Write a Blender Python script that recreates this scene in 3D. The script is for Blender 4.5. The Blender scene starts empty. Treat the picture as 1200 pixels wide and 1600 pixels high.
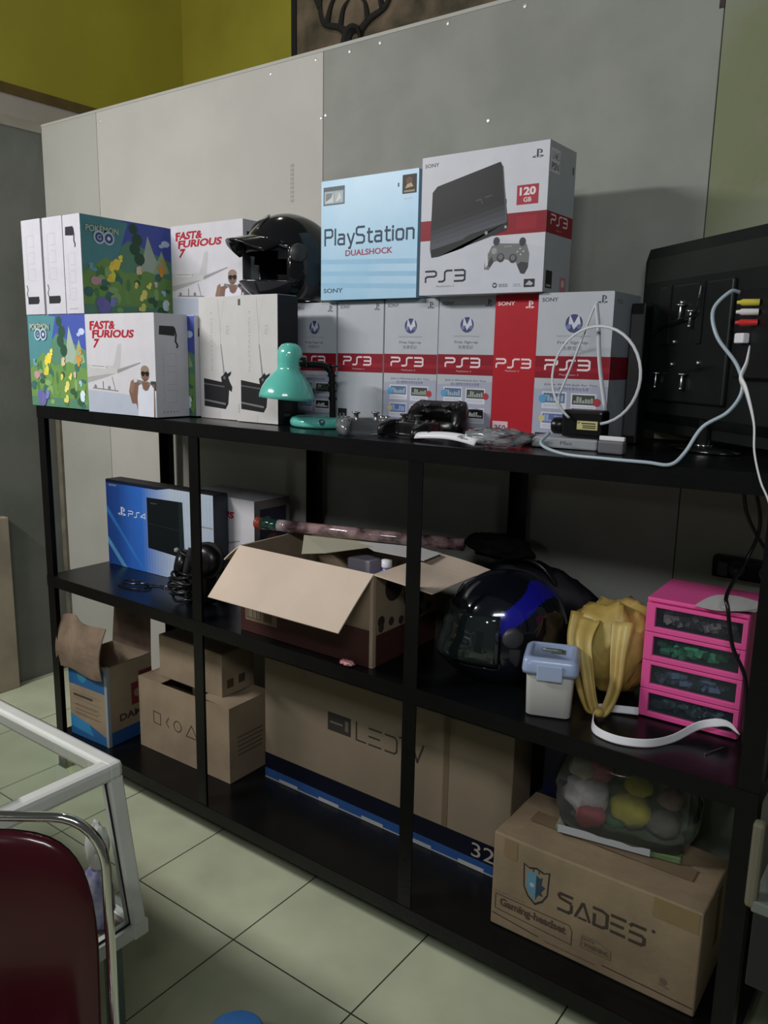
import bpy, bmesh, math, random
from mathutils import Vector, Matrix, noise
random.seed(7)
PI = math.pi
SC = bpy.context.scene
COL = SC.collection

# ------------------------------------------------------------------ camera
CAMP = (2.6049, -1.5247, 1.5301); YAW, PIT, ROL, FPX = 0.6319, -0.192, 0.0199, 1251.695
cam = bpy.data.cameras.new('camera'); camo = bpy.data.objects.new('camera', cam); COL.objects.link(camo)
fw = Vector((-math.sin(YAW)*math.cos(PIT), math.cos(YAW)*math.cos(PIT), math.sin(PIT)))
rt = Vector((math.cos(YAW), math.sin(YAW), 0)); up = rt.cross(fw)
r2 = rt*math.cos(ROL)+up*math.sin(ROL); u2 = -rt*math.sin(ROL)+up*math.cos(ROL)
M = Matrix((r2, u2, -fw)).transposed().to_4x4(); M.translation = Vector(CAMP)
camo.matrix_world = M
cam.sensor_fit = 'VERTICAL'; cam.sensor_height = 36; cam.lens = 36*FPX/1600; cam.clip_start = .02
SC.camera = camo

# ------------------------------------------------------------------ world, lamps, exposure
w = bpy.data.worlds.new('world'); SC.world = w; w.use_nodes = True
w.node_tree.nodes['Background'].inputs[0].default_value = (.80, .86, .84, 1)
w.node_tree.nodes['Background'].inputs[1].default_value = .07
def lamp(name, loc, watt, colr, rad):
    l = bpy.data.lights.new(name, 'POINT'); l.energy = watt; l.color = colr; l.shadow_soft_size = rad
    o = bpy.data.objects.new(name, l); o.location = loc; COL.objects.link(o)
def tube_light(name, loc, aim, watt, colr, sx, sy):
    l = bpy.data.lights.new(name, 'AREA'); l.shape = 'RECTANGLE'; l.size = sx; l.size_y = sy; l.energy = watt; l.color = colr
    o = bpy.data.objects.new(name, l); COL.objects.link(o)
    o.matrix_world = Matrix.Translation(loc) @ (Vector(aim)-Vector(loc)).to_track_quat('-Z', 'Y').to_matrix().to_4x4()
tube_light('ceiling_tube', (-.25, -1.75, 2.68), (.35, -.15, .75), 70, (1, .97, .955), 1.1, .07)
tube_light('right_fill', (2.9, -2.4, 2.72), (1.2, .3, 1.3), 34, (.96, .98, 1), 1.1, .10)  # soft fill added high at right to brighten the right-hand box faces
lamp('far_ceiling_bulb', (2.2, -5.0, 2.45), 22, (.97, 1, .96), .10)
lamp('next_room_fill', (-.1, .9, 4.1), 19, (1, .98, .85), .08)  # unseen fill light added beyond the partition to brighten the yellow walls
SC.view_settings.view_transform = 'Standard'; SC.view_settings.look = 'None'
SC.view_settings.gamma = 1; SC.view_settings.exposure = -0.24; SC.view_settings.use_curve_mapping = False

# ------------------------------------------------------------------ materials
_m = {}
def mat(name, c, rough=.6, metal=0., spec=.5, tint=0., scale=8., bump=0., bscale=60., trans=0., alpha=1., coat=0., c2=None):
    if name in _m: return _m[name]
    m = bpy.data.materials.new(name); m.use_nodes = True; nt = m.node_tree; n = nt.nodes; b = n['Principled BSDF']
    col = (c[0], c[1], c[2], 1)
    b.inputs['Base Color'].default_value = col; b.inputs['Roughness'].default_value = rough
    b.inputs['Metallic'].default_value = metal; b.inputs['Specular IOR Level'].default_value = spec
    b.inputs['Transmission Weight'].default_value = trans; b.inputs['Alpha'].default_value = alpha
    b.inputs['Coat Weight'].default_value = coat
    tc = n.new('ShaderNodeTexCoord')
    ns = n.new('ShaderNodeTexNoise'); ns.inputs['Scale'].default_value = scale; ns.inputs['Detail'].default_value = 6
    nt.links.new(tc.outputs['Object'], ns.inputs['Vector'])
    mx = n.new('ShaderNodeMix'); mx.data_type = 'RGBA'
    d = c2 if c2 else tuple(v*(1-max(tint, .04)) for v in c)
    mx.inputs[6].default_value = col; mx.inputs[7].default_value = (d[0], d[1], d[2], 1)
    rp = n.new('ShaderNodeMapRange'); rp.inputs[1].default_value = .38; rp.inputs[2].default_value = .64
    nt.links.new(ns.outputs['Fac'], rp.inputs[0]); nt.links.new(rp.outputs[0], mx.inputs[0])
    nt.links.new(mx.outputs[2], b.inputs['Base Color'])
    if bump:
        nb = n.new('ShaderNodeTexNoise'); nb.inputs['Scale'].default_value = bscale; nb.inputs['Detail'].default_value = 4
        nt.links.new(tc.outputs['Object'], nb.inputs['Vector'])
        bp = n.new('ShaderNodeBump'); bp.inputs['Strength'].default_value = bump; bp.inputs['Distance'].default_value = .004
        nt.links.new(nb.outputs['Fac'], bp.inputs['Height']); nt.links.new(bp.outputs[0], b.inputs['Normal'])
    _m[name] = m; return m
def film(name, c, amount=.12, rough=.08):
    """clear film or glass: mostly see-through with a mirror sheen and a faint body colour"""
    if name in _m: return _m[name]
    m = bpy.data.materials.new(name); m.use_nodes = True; nt = m.node_tree; n = nt.nodes; n.clear()
    out = n.new('ShaderNodeOutputMaterial'); tr = n.new('ShaderNodeBsdfTransparent'); gl = n.new('ShaderNodeBsdfGlossy')
    df = n.new('ShaderNodeBsdfDiffuse'); m1 = n.new('ShaderNodeMixShader'); m2 = n.new('ShaderNodeMixShader'); lw = n.new('ShaderNodeLayerWeight')
    tr.inputs[0].default_value = (.93, .97, .95, 1); gl.inputs['Roughness'].default_value = rough
    gl.inputs[0].default_value = (.9, .9, .9, 1); df.inputs[0].default_value = (*c, 1); m1.inputs[0].default_value = amount
    nt.links.new(tr.outputs[0], m1.inputs[1]); nt.links.new(df.outputs[0], m1.inputs[2])
    lw.inputs['Blend'].default_value = .25; nt.links.new(lw.outputs['Fresnel'], m2.inputs[0])
    nt.links.new(m1.outputs[0], m2.inputs[1]); nt.links.new(gl.outputs[0], m2.inputs[2]); nt.links.new(m2.outputs[0], out.inputs[0])
    _m[name] = m; return m
def ink(c, rough=.45):
    k = 'ink_%d_%d_%d_%d' % (int(c[0]*999), int(c[1]*999), int(c[2]*999), int(rough*100))
    return mat(k, c, rough, tint=.05, scale=20, spec=.18)

BLACKSTEEL = mat('black_painted_steel', (.0035, .0035, .004), .34, spec=.22, tint=.3, scale=12, bump=.15, bscale=90)
BLACKBOARD = mat('black_lacquer_board', (.0045, .005, .006), .26, spec=.3, tint=.5, scale=5, bump=.08, bscale=30)
WHITECARD = mat('white_card', (.56, .56, .60), .42, tint=.05, scale=4)
SILVERCARD = mat('silver_grey_card', (.44, .47, .50), .38, tint=.05, scale=4)
SKYCARD = mat('pale_blue_card', (.27, .50, .68), .4, scale=4, c2=(.38, .58, .74))
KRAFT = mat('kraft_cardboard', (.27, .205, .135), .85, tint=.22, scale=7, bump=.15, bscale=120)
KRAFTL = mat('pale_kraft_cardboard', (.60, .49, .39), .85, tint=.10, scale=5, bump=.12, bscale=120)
KRAFTD = mat('brown_printed_cardboard', (.10, .05, .035), .8, tint=.3, scale=7)
BLACKPL = mat('black_plastic', (.006, .006, .007), .3, spec=.35, tint=.3)
BLACKGL = mat('black_gloss', (.006, .006, .007), .10, coat=.6)
DARKPL = mat('dark_grey_plastic', (.04, .04, .042), .45, tint=.2)
CHROME = mat('chrome', (.75, .74, .72), .10, metal=1.)
STEEL = mat('grey_metal', (.4, .4, .4), .3, metal=1.)
WHITEPL = mat('white_plastic', (.70, .71, .74), .4)

# ------------------------------------------------------------------ object helpers
def link(name, me, mats, parent=None, smooth=False):
    for m in (mats if isinstance(mats, (list, tuple)) else [mats]): me.materials.append(m)
    if smooth:
        for p in me.polygons: p.use_smooth = True
    o = bpy.data.objects.new(name, me); COL.objects.link(o)
    if parent is not None: o.parent = parent
    return o
def tag(o, label=None, cat=None, group=None, kind=None):
    if label: o['label'] = label
    if cat: o['category'] = cat
    if group: o['group'] = group
    if kind: o['kind'] = kind
    return o
def thing(name, label, cat, loc=(0, 0, 0), rz=0., group=None, rx=0., ry=0.):
    o = bpy.data.objects.new(name, None); COL.objects.link(o); o.empty_display_size = .05
    o.location = loc; o.rotation_euler = (rx, ry, rz)
    return tag(o, label, cat, group)
class MB:
    def __init__(s): s.bm = bmesh.new()
    def box(s, x0, x1, y0, y1, z0, z1, mi=0, bev=0., T=None):
        v = [s.bm.verts.new(p) for p in [(x0,y0,z0),(x1,y0,z0),(x1,y1,z0),(x0,y1,z0),(x0,y0,z1),(x1,y0,z1),(x1,y1,z1),(x0,y1,z1)]]
        fs = [s.bm.faces.new([v[i] for i in q]) for q in [(3,2,1,0),(4,5,6,7),(0,1,5,4),(1,2,6,5),(2,3,7,6),(3,0,4,7)]]
        for f in fs: f.material_index = mi
        if bev:
            es = list({e for f in fs for e in f.edges})
            r = bmesh.ops.bevel(s.bm, geom=es, offset=bev, segments=2, affect='EDGES', profile=.5)
            for f in r['faces']: f.material_index = mi
        if T is not None:
            vs = v if not bev else list({q for f in s.bm.faces for q in f.verts if f.is_valid})
            bmesh.ops.transform(s.bm, matrix=T, verts=[q for q in vs if q.is_valid])
        return s
    def poly(s, pts, mi=0):
        f = s.bm.faces.new([s.bm.verts.new(p) for p in pts]); f.material_index = mi; return s
    def prism(s, pts, vec, mi=0):
        vec = Vector(vec); a = [s.bm.verts.new(p) for p in pts]; b = [s.bm.verts.new(Vector(p)+vec) for p in pts]
        n = len(pts); s.bm.faces.new(a[::-1]).material_index = mi; s.bm.faces.new(b).material_index = mi
        for i in range(n): s.bm.faces.new([a[i], a[(i+1) % n], b[(i+1) % n], b[i]]).material_index = mi
        return s
    def tube(s, pts, r, seg=8, mi=0, cap=True, flat=1.):
        pts = [Vector(p) for p in pts]; rings = []; n = len(pts)
        T0 = (pts[1]-pts[0]).normalized(); N = T0.orthogonal().normalized()
        if abs(T0.z) < .9: N = (Vector((0, 0, 1))-T0*T0.z).normalized()
        for i, p in enumerate(pts):
            T = (pts[min(i+1, n-1)]-pts[max(i-1, 0)]).normalized()
            N = (N-T*N.dot(T)).normalized(); B = T.cross(N)
            rr = r(i/(n-1)) if callable(r) else r
            rings.append([s.bm.verts.new(p+N*math.cos(2*PI*k/seg)*rr+B*math.sin(2*PI*k/seg)*rr*flat) for k in range(seg)])
        for a, b in zip(rings, rings[1:]):
            for k in range(seg): s.bm.faces.new([a[k], a[(k+1) % seg], b[(k+1) % seg], b[k]]).material_index = mi
        if cap: s.bm.faces.new(rings[0][::-1]).material_index = mi; s.bm.faces.new(rings[-1]).material_index = mi
        return s
    def lathe(s, prof, c=(0, 0, 0), axis=None, seg=32, mi=0, sx=1., sy=1.):
        c = Vector(c); Z = Vector(axis or (0, 0, 1)).normalized(); X = Z.orthogonal().normalized()
        if Z.z > .99: X = Vector((1, 0, 0))
        Y = Z.cross(X); rings = []
        for r, z in prof:
            if r < 1e-6: rings.append([s.bm.verts.new(c+Z*z)])
            else: rings.append([s.bm.verts.new(c+Z*z+X*r*sx*math.cos(2*PI*k/seg)+Y*r*sy*math.sin(2*PI*k/seg)) for k in range(seg)])
        for a, b in zip(rings, rings[1:]):
            for k in range(seg):
                k2 = (k+1) % seg
                q = [a[k % len(a)], a[k2 % len(a)], b[k2 % len(b)], b[k % len(b)]]
                u = []
                for t in q:
                    if t not in u: u.append(t)
                if len(u) > 2: s.bm.faces.new(u).material_index = mi
        return s
    def grid(s, fn, nu, nv, mi=0, closed=False):
        V = [[s.bm.verts.new(fn(i/nu, j/nv)) for j in range(nv+(0 if closed else 1))] for i in range(nu+1)]
        m = nv if closed else nv
        for i in range(nu):
            for j in range(m):
                j2 = (j+1) % len(V[0])
                try: s.bm.faces.new([V[i][j], V[i+1][j], V[i+1][j2], V[i][j2]]).material_index = mi
                except ValueError: pass
        return s
    def thick(s, t):
        bmesh.ops.recalc_face_normals(s.bm, faces=s.bm.faces)
        bmesh.ops.solidify(s.bm, geom=s.bm.faces[:], thickness=t); return s
    def build(s, name, mats, parent=None, smooth=False, recalc=True):
        if recalc: bmesh.ops.recalc_face_normals(s.bm, faces=s.bm.faces)
        me = bpy.data.meshes.new(name); s.bm.to_mesh(me); s.bm.free()
        o = link(name, me, mats, parent, smooth)
        return o
def cr(pts, n=8):
    """smooth curve through points"""
    P = [Vector(p) for p in pts]; P = [P[0]*2-P[1]]+P+[P[-1]*2-P[-2]]; out = []
    for i in range(1, len(P)-2):
        a, b, c, d = P[i-1:i+3]
        for k in range(n):
            t = k/n; out.append(.5*((2*b)+(c-a)*t+(2*a-5*b+4*c-d)*t*t+(3*b-a-3*c+d)*t**3))
    out.append(P[-2]); return out

# ------------------------------------------------------------------ printing on faces
_txt = {}
def glyphs(t, bold=0.):
    k = (t, bold)
    if k in _txt: return _txt[k]
    cu = bpy.data.curves.new('t', 'FONT'); cu.body = t; cu.size = 1; cu.resolution_u = 3; cu.offset = bold
    o = bpy.data.objects.new('t', cu); COL.objects.link(o); bpy.context.view_layer.update()
    me = bpy.data.meshes.new_from_object(o.evaluated_get(bpy.context.evaluated_depsgraph_get()))
    vs = [(v.co.x, v.co.y) for v in me.vertices]; fs = [tuple(p.vertices) for p in me.polygons]
    bpy.data.objects.remove(o); bpy.data.curves.remove(cu); bpy.data.meshes.remove(me)
    if vs:
        x0 = min(v[0] for v in vs); x1 = max(v[0] for v in vs); y0 = min(v[1] for v in vs); y1 = max(v[1] for v in vs)
        vs = [((a-x0)/max(x1-x0, 1e-6), (b-y0)/max(y1-y0, 1e-6)) for a, b in vs]
    _txt[k] = (vs, fs); return _txt[k]
class Art:
    """flat ink on one face: u, v run 0..1 over the face"""
    def __init__(s, O, U, V, N, w=1., h=1.):
        s.O, s.U, s.V, s.N = Vector(O), Vector(U), Vector(V), Vector(N).normalized()
        s.vs = []; s.fs = []; s.mi = []; s.ms = []; s.lay = 1; s.asp = s.U.length/s.V.length
    def P(s, u, v): return s.O+s.U*u+s.V*v+s.N*(.0004+.00002*s.lay)
    def m(s, c):
        k = ink(c) if isinstance(c, tuple) else c
        if k not in s.ms: s.ms.append(k)
        return s.ms.index(k)
    def up(s): s.lay += 1; return s
    def poly(s, pts, c):
        s.lay += 1; b = len(s.vs); s.vs += [s.P(*p) for p in pts]; s.fs.append(tuple(range(b, b+len(pts)))); s.mi.append(s.m(c)); return s
    def rect(s, u0, v0, u1, v1, c): return s.poly([(u0, v0), (u1, v0), (u1, v1), (u0, v1)], c)
    def ell(s, u, v, r, c, ry=None, n=20, a=0.):
        ry = r*s.asp if ry is None else ry
        return s.poly([(u+r*math.cos(2*PI*k/n)*math.cos(a)-ry/s.asp*math.sin(2*PI*k/n)*math.sin(a), v+(r*s.asp*math.cos(2*PI*k/n)*math.sin(a)+ry*math.sin(2*PI*k/n)*math.cos(a))) for k in range(n)], c)
    def text(s, t, u0, v0, u1, v1, c, bold=0., shear=0.):
        s.lay += 1; vs, fs = glyphs(t, bold); b = len(s.vs)
        s.vs += [s.P(u0+(u1-u0)*x+shear*(y-.5), v0+(v1-v0)*y) for x, y in vs]
        k = s.m(c)
        for f in fs: s.fs.append(tuple(i+b for i in f)); s.mi.append(k)
        return s
    def vtext(s, t, u0, v0, u1, v1, c, bold=0.):
        """text turned a quarter so that it reads upward"""
        s.lay += 1; vs, fs = glyphs(t, bold); b = len(s.vs)
        s.vs += [s.P(u1-(u1-u0)*y, v0+(v1-v0)*x) for x, y in vs]; k = s.m(c)
        for f in fs: s.fs.append(tuple(i+b for i in f)); s.mi.append(k)
        return s
    def line(s, pts, wd, c, close=False):
        """stroke; wd as a fraction of face height"""
        s.lay += 1; k = s.m(c); A = s.asp
        P = [Vector((p[0]*A, p[1])) for p in pts]
        if close: P.append(P[0])
        for a, b_ in zip(P, P[1:]):
            d = (b_-a)
            if d.length < 1e-6: continue
            d.normalize(); n = Vector((-d.y, d.x))*wd/2; e = d*wd*.35; b = len(s.vs)
            for q in (a-e-n, b_+e-n, b_+e+n, a-e+n): s.vs.append(s.P(q.x/A, q.y))
            s.fs.append((b, b+1, b+2, b+3)); s.mi.append(k); s.lay += .05
        return s
    def build(s, name, parent, label=None):
        me = bpy.data.meshes.new(name); me.from_pydata([tuple(v) for v in s.vs], [], s.fs)
        for m_ in s.ms: me.materials.append(m_)
        for p, i in zip(me.polygons, s.mi): p.material_index = i
        o = bpy.data.objects.new(name, me); COL.objects.link(o); o.parent = parent
        if label: o['label'] = label
        return o
def ps3_strokes(a, u, v, w, h, c, wd, four=False):
    X = lambda x: u+w*x/2.75
    Yv = lambda y: v+h*y
    S = lambda pts: a.line([(X(x), Yv(y)) for x, y in pts], wd, c)
    S([(0, 1), (.62, 1), (.75, .88), (.75, .62), (.62, .5), (.12, .5), (0, .38), (0, 0)])
    S([(.95, 0), (1.22, 0), (1.36, .14), (1.36, .86), (1.5, 1), (1.85, 1)])
    if four: S([(2.72, 0), (2.72, 1), (2.05, .35), (2.05, .25), (2.75, .25)])
    else:
        S([(2.05, 1), (2.62, 1), (2.75, .88), (2.75, .12), (2.62, 0), (2.05, 0)]); S([(2.1, .5), (2.7, .5)])
def ps_mark(a, u, v, w, h, c):
    X = lambda pts: [(u+w*x, v+h*y) for x, y in pts]
    a.poly(X([(.38, .12), (.55, .05), (.55, .93), (.38, 1)]), c)
    a.poly(X([(.5, 1), (.62, .97), (.84, .84), (.88, .62), (.78, .48), (.62, .52), (.62, .62), (.72, .64), (.72, .78), (.55, .88)]), c)
    a.poly(X([(0, .2), (.33, .34), (.33, .26), (.18, .2), (.33, .14), (.33, .05), (.05, .1)]), c)
    a.poly(X([(.6, .32), (.95, .24), (1, .14), (.62, .0), (.62, .09), (.82, .16), (.6, .24)]), c)
def scribble(a, u0, v0, u1, v1, c, rows=1, wd=.01):
    """rows of print too small to read: short strokes of word length"""
    L = a.lay+1
    for r in range(rows):
        a.lay = L; v = v1-(v1-v0)*(r+.5)/rows; u = u0
        while u < u1-.01:
            l = random.uniform(.02, .07)*(u1-u0)*3; e = min(u+l, u1); a.line([(u, v), (e, v)], wd, c); a.lay = L; u = e+.012

def face(w, d, h, which):
    if which == 'front': return Art((0, 0, 0), (w, 0, 0), (0, 0, h), (0, -1, 0))
    if which == 'right': return Art((w, 0, 0), (0, d, 0), (0, 0, h), (1, 0, 0))
    if which == 'top': return Art((0, 0, h), (w, 0, 0), (0, d, 0), (0, 0, 1))
def boxbody(parent, w, d, h, m, name='body', bev=.0025, seams=True):
    b = MB(); b.box(0, w, 0, d, 0, h, bev=bev)
    bmesh.ops.subdivide_edges(b.bm, edges=[e for e in b.bm.edges if e.calc_length() > .08], cuts=3, use_grid_fill=True)
    sd = random.random()*99
    for v in b.bm.verts:
        q = v.co; k = .0022*min(1, 4*min(abs(q.x), abs(w-q.x))/w+.2)
        v.co += Vector((0, noise.noise(Vector((q.x*9, q.z*9, sd)))*.0, noise.noise(Vector((q.x*6+sd, q.y*9, 3)))*.0012 if q.z > h-.01 else 0))
    o = b.build(name, m, parent)
    return o
def lidflap(parent, w, d, h, m):
    b = MB(); b.box(.002, w-.002, -.0004, d*.96, h-.0003, h+.0012)
    return b.build('lid_flap', m, parent)

# ================================================================== SETTING
W = .584; XL = -.8265; HT = 2.480
tile = bpy.data.materials.new('floor_tile'); tile.use_nodes = True; nt = tile.node_tree; n = nt.nodes; b = n['Principled BSDF']
tc = n.new('ShaderNodeTexCoord'); mp = n.new('ShaderNodeMapping'); bk = n.new('ShaderNodeTexBrick')
mp.inputs['Location'].default_value = (-.7942+.8, .2371+.8, 0); bk.offset = 0; bk.squash = 1
bk.inputs['Scale'].default_value = 1; bk.inputs['Brick Width'].default_value = .4; bk.inputs['Row Height'].default_value = .4
bk.inputs['Mortar Size'].default_value = .0022; bk.inputs['Mortar Smooth'].default_value = .1
bk.inputs['Color1'].default_value = (.53, .57, .40, 1); bk.inputs['Color2'].default_value = (.51, .55, .38, 1); bk.inputs['Mortar'].default_value = (.05, .05, .04, 1)
nz = n.new('ShaderNodeTexNoise'); nz.inputs['Scale'].default_value = 5; nz.inputs['Detail'].default_value = 8
mx = n.new('ShaderNodeMix'); mx.data_type = 'RGBA'; mx.blend_type = 'MULTIPLY'; mx.inputs[0].default_value = 1
rp = n.new('ShaderNodeMapRange'); rp.inputs[1].default_value = .3; rp.inputs[2].default_value = .7; rp.inputs[3].default_value = .82; rp.inputs[4].default_value = 1.05
nt.links.new(tc.outputs['Object'], mp.inputs[0]); nt.links.new(mp.outputs[0], bk.inputs['Vector']); nt.links.new(tc.outputs['Object'], nz.inputs['Vector'])
nt.links.new(nz.outputs['Fac'], rp.inputs[0]); nt.links.new(bk.outputs['Color'], mx.inputs[6]); nt.links.new(rp.outputs[0], mx.inputs[7])
nt.links.new(mx.outputs[2], b.inputs['Base Color']); b.inputs['Roughness'].default_value = .32
bp = n.new('ShaderNodeBump'); bp.inputs['Strength'].default_value = .4; bp.inputs['Distance'].default_value = .002; bp.invert = True
nt.links.new(bk.outputs['Fac'], bp.inputs['Height']); nt.links.new(bp.outputs[0], b.inputs['Normal'])
tag(MB().box(XL-.02, 4.2, -4.5, W+.02, -.05, 0).build('floor', tile), kind='structure')

BOARD_A = mat('fibre_board_light', (.47, .46, .42), .85, tint=.10, scale=3, bump=.1, bscale=200)
BOARD_B = mat('fibre_board_grey', (.275, .285, .255), .85, tint=.14, scale=5, bump=.15, bscale=150)
BOARD_C = mat('green_grey_plaster', (.25, .265, .21), .85, scale=2.2, bump=.3, bscale=60, c2=(.195, .215, .12))
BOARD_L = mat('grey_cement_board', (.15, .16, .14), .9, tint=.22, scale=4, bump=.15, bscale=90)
BOARD_0 = mat('fibre_board_pale_grey', (.40, .40, .36), .85, tint=.12, scale=3, bump=.1, bscale=200)
SCREW = mat('bright_screw_head', (.9, .9, .88), .25, metal=.6)
def panel(name, x0, x1, m, z1=HT):
    b = MB(); b.box(x0+.0012, x1-.0012, W, W+.012, 0, z1, bev=.0012); return tag(b.build(name, m), kind='structure')
panel('wall_back', XL, -.427, BOARD_0); panel('wall_back', -.427, .787, BOARD_A)
pb = panel('wall_back', .787, 2.012, BOARD_B); panel('wall_back', 2.012, 4.2, BOARD_C)
b = MB(); b.box(XL-.1, 4.2, W+.012, W+.05, 0, HT-.004); tag(b.build('wall_back', mat('timber_frame', (.16, .12, .08), .8)), kind='structure')
b = MB()
for x, z in [(.553, 2.451), (.754, 2.458), (.894, 2.456), (1.012, 2.458), (1.253, 2.462), (1.495, 2.455), (1.397, 2.184), (.797, 2.286), (.778, 2.28), (-.40, 2.44)]:
    b.lathe([(.0055, 0), (.0055, .0012), (.003, .002), (0, .0022)], (x, W-.0002, z), (0, -1, 0), 10)
b.build('screw_heads', SCREW, pb)
a = Art((0, W-.0003, 0), (1, 0, 0), (0, 0, 1), (0, -1, 0)); 
for k in range(9): a.rect(.644, 2.035+.014*k, .658, 2.044+.014*k, (.32, .315, .29))
a.build('faint_stamp', pb)
b = MB(); b.box(1.985, 2.012, W-.0006, W+.004, 2.385, HT); b.box(2.0, 2.012, W-.0006, W+.004, 2.34, 2.385)
b.build('broken_corner', mat('broken_board_edge', (.06, .045, .04), .9, tint=.4, scale=30), pb)
b = MB(); b.box(XL, -.795, W-.012, W, 0, 1.60); tag(b.build('trim_1', mat('raw_batten', (.17, .15, .11), .8, tint=.3, scale=14)), kind='structure')
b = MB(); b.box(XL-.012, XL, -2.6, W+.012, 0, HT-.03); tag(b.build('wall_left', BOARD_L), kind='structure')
b = MB(); b.box(XL-.05, XL+.004, -2.6, W+.012, HT-.03, HT+.012); tag(b.build('trim_2', mat('pale_timber_rail', (.30, .28, .23), .8, tint=.2)), kind='structure')
b = MB(); b.box(XL-.05, 4.2, W-.002, W+.05, HT-.004, HT+.006); tag(b.build('trim_3', mat('board_edge', (.42, .42, .38), .8)), kind='structure')
b = MB(); b.box(XL, XL+.045, .175, .292, 0, .80, bev=.004); tag(b.build('trim_4', mat('pale_raw_wood', (.34, .29, .22), .8, tint=.25, scale=6)), kind='structure')
b = MB(); b.box(XL, XL+.02, -1.5, .175, 0, .9); tag(b.build('trim_5', mat('worn_plywood', (.22, .17, .12), .8, tint=.3, scale=6)), kind='structure')
# the room beyond the partition
YEL = mat('mustard_wall_paint', (.36, .33, .028), .7, tint=.12, scale=3, bump=.1)
b = MB(); b.box(-1.66, -1.56, .1, 2.1, 2.85, 4.4); tag(b.build('wall_yellow_side', YEL), kind='structure')
b = MB(); b.box(-1.56, 3.4, 2.0, 2.1, 2.0, 4.4); tag(b.build('wall_yellow_back', YEL), kind='structure')
b = MB(); b.box(-1.66, -1.552, .1, 2.0, 2.80, 2.85); tag(b.build('trim_6', mat('brown_timber_rail', (.12, .08, .02), .8, tint=.3)), kind='structure')
b = MB(); b.box(-1.66, -1.56, .1, 2.0, 2.0, 2.80); tag(b.build('wall_white_side', mat('off_white_wall', (.42, .38, .34), .8, tint=.1)), kind='structure')
# wall hanging with antlers
t = thing('wall_hanging', 'dark olive and brown tapestry with black deer antlers, on the yellow wall above the partition', 'wall hanging', (-.60, 1.975, 2.95))
b = MB(); b.box(0, 2.6, 0, .02, 0, 1.2)
b.build('cloth', mat('camouflage_tapestry', (.20, .15, .10), .9, scale=4.5, c2=(.035, .035, .02)), t)
b = MB(); b.box(-.035, 0, -.008, .025, 0, 1.2); b.build('border', mat('black_border', (.008, .008, .008), .7), t)
b = MB(); AN = (.42, 0, .28)
def tine(pts, r=.016): b.tube(cr([(x, -.012, z) for x, z in pts], 5), lambda s_: r*(1-.75*s_), 6, flat=.5)
for sgn in (-1, 1):
    q = lambda x, z: (.40+sgn*x, z)
    tine([q(.04, .20), q(.10, .24), q(.20, .28), q(.23, .38), q(.19, .50), q(.14, .56)], .02)
    tine([q(.09, .235), q(.07, .32), q(.03, .36)]); tine([q(.18, .27), q(.15, .36), q(.10, .42)]); tine([q(.23, .36), q(.27, .44), q(.26, .50)])
b.tube(cr([(.34, -.012, .10), (.37, -.012, .2), (.43, -.012, .2), (.46, -.012, .10)], 5), .03, 6, flat=.4)
b.build('antler_print', mat('antler_black', (.012, .011, .01), .8), t)

# ================================================================== RACK
LS = 2.37; D = .548; Z1 = 1.3414; Z2 = .740; Z3 = .1363; SAG = .0095
def zt(x): return Z1-4*SAG*(x/LS)*(1-x/LS) if 0 <= x <= LS else Z1
rack = thing('storage_rack', 'long black slotted-steel rack with three lacquered shelves along the wall', 'shelf', (0, 0, 0))
def angle_post(x, back, side):
    """equal angle: one leg of the L to the front, one to the side"""
    b = MB(); s_ = 1 if side > 0 else -1; y = D if back else 0; ys = -1 if back else 1; zt_ = Z1-.002
    pts = [(0, 0), (.04, 0), (.04, .003), (.003, .003), (.003, .04), (0, .04)]
    zb = .002 if x in (0, 2.3705) else Z3-.038
    b.prism([(x+s_*px_, y+ys*py_, zb) for px_, py_ in pts], (0, 0, zt(x)-.004-zb))
    if zb < .01: b.box(min(x, x+s_*.046), max(x, x+s_*.046), y-.003 if not back else y-.043, y+.043 if not back else y+.003, 0, .006)
    return b.build('post', BLACKSTEEL, rack)
XP = [(0, 1), (.783, 1), (1.557, 1), (2.3705, -1)]
for x, s_ in XP:
    angle_post(x, False, s_); angle_post(x if x else .0, True, s_)
def rail(y, z, sag, back=False):
    b = MB(); N = 24
    for i in range(N):
        xa, xb = LS*i/N, LS*(i+1)/N; f_ = lambda x: z-(4*sag*(x/LS)*(1-x/LS))
        ya, yb = (y, y+.003); yc = y+.04
        if back: yc = y-.04
        va = [(xa, ya, f_(xa)-.04), (xb, ya, f_(xb)-.04), (xb, ya, f_(xb)), (xa, ya, f_(xa))]
        b.prism([(xa, ya-.002, f_(xa)-.04), (xb, ya-.002, f_(xb)-.04), (xb, ya-.002, f_(xb)), (xa, ya-.002, f_(xa))], (0, .003, 0))
    bmesh.ops.remove_doubles(b.bm, verts=b.bm.verts, dist=1e-5)
    b.build('shelf_rail', BLACKSTEEL, rack)
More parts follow.
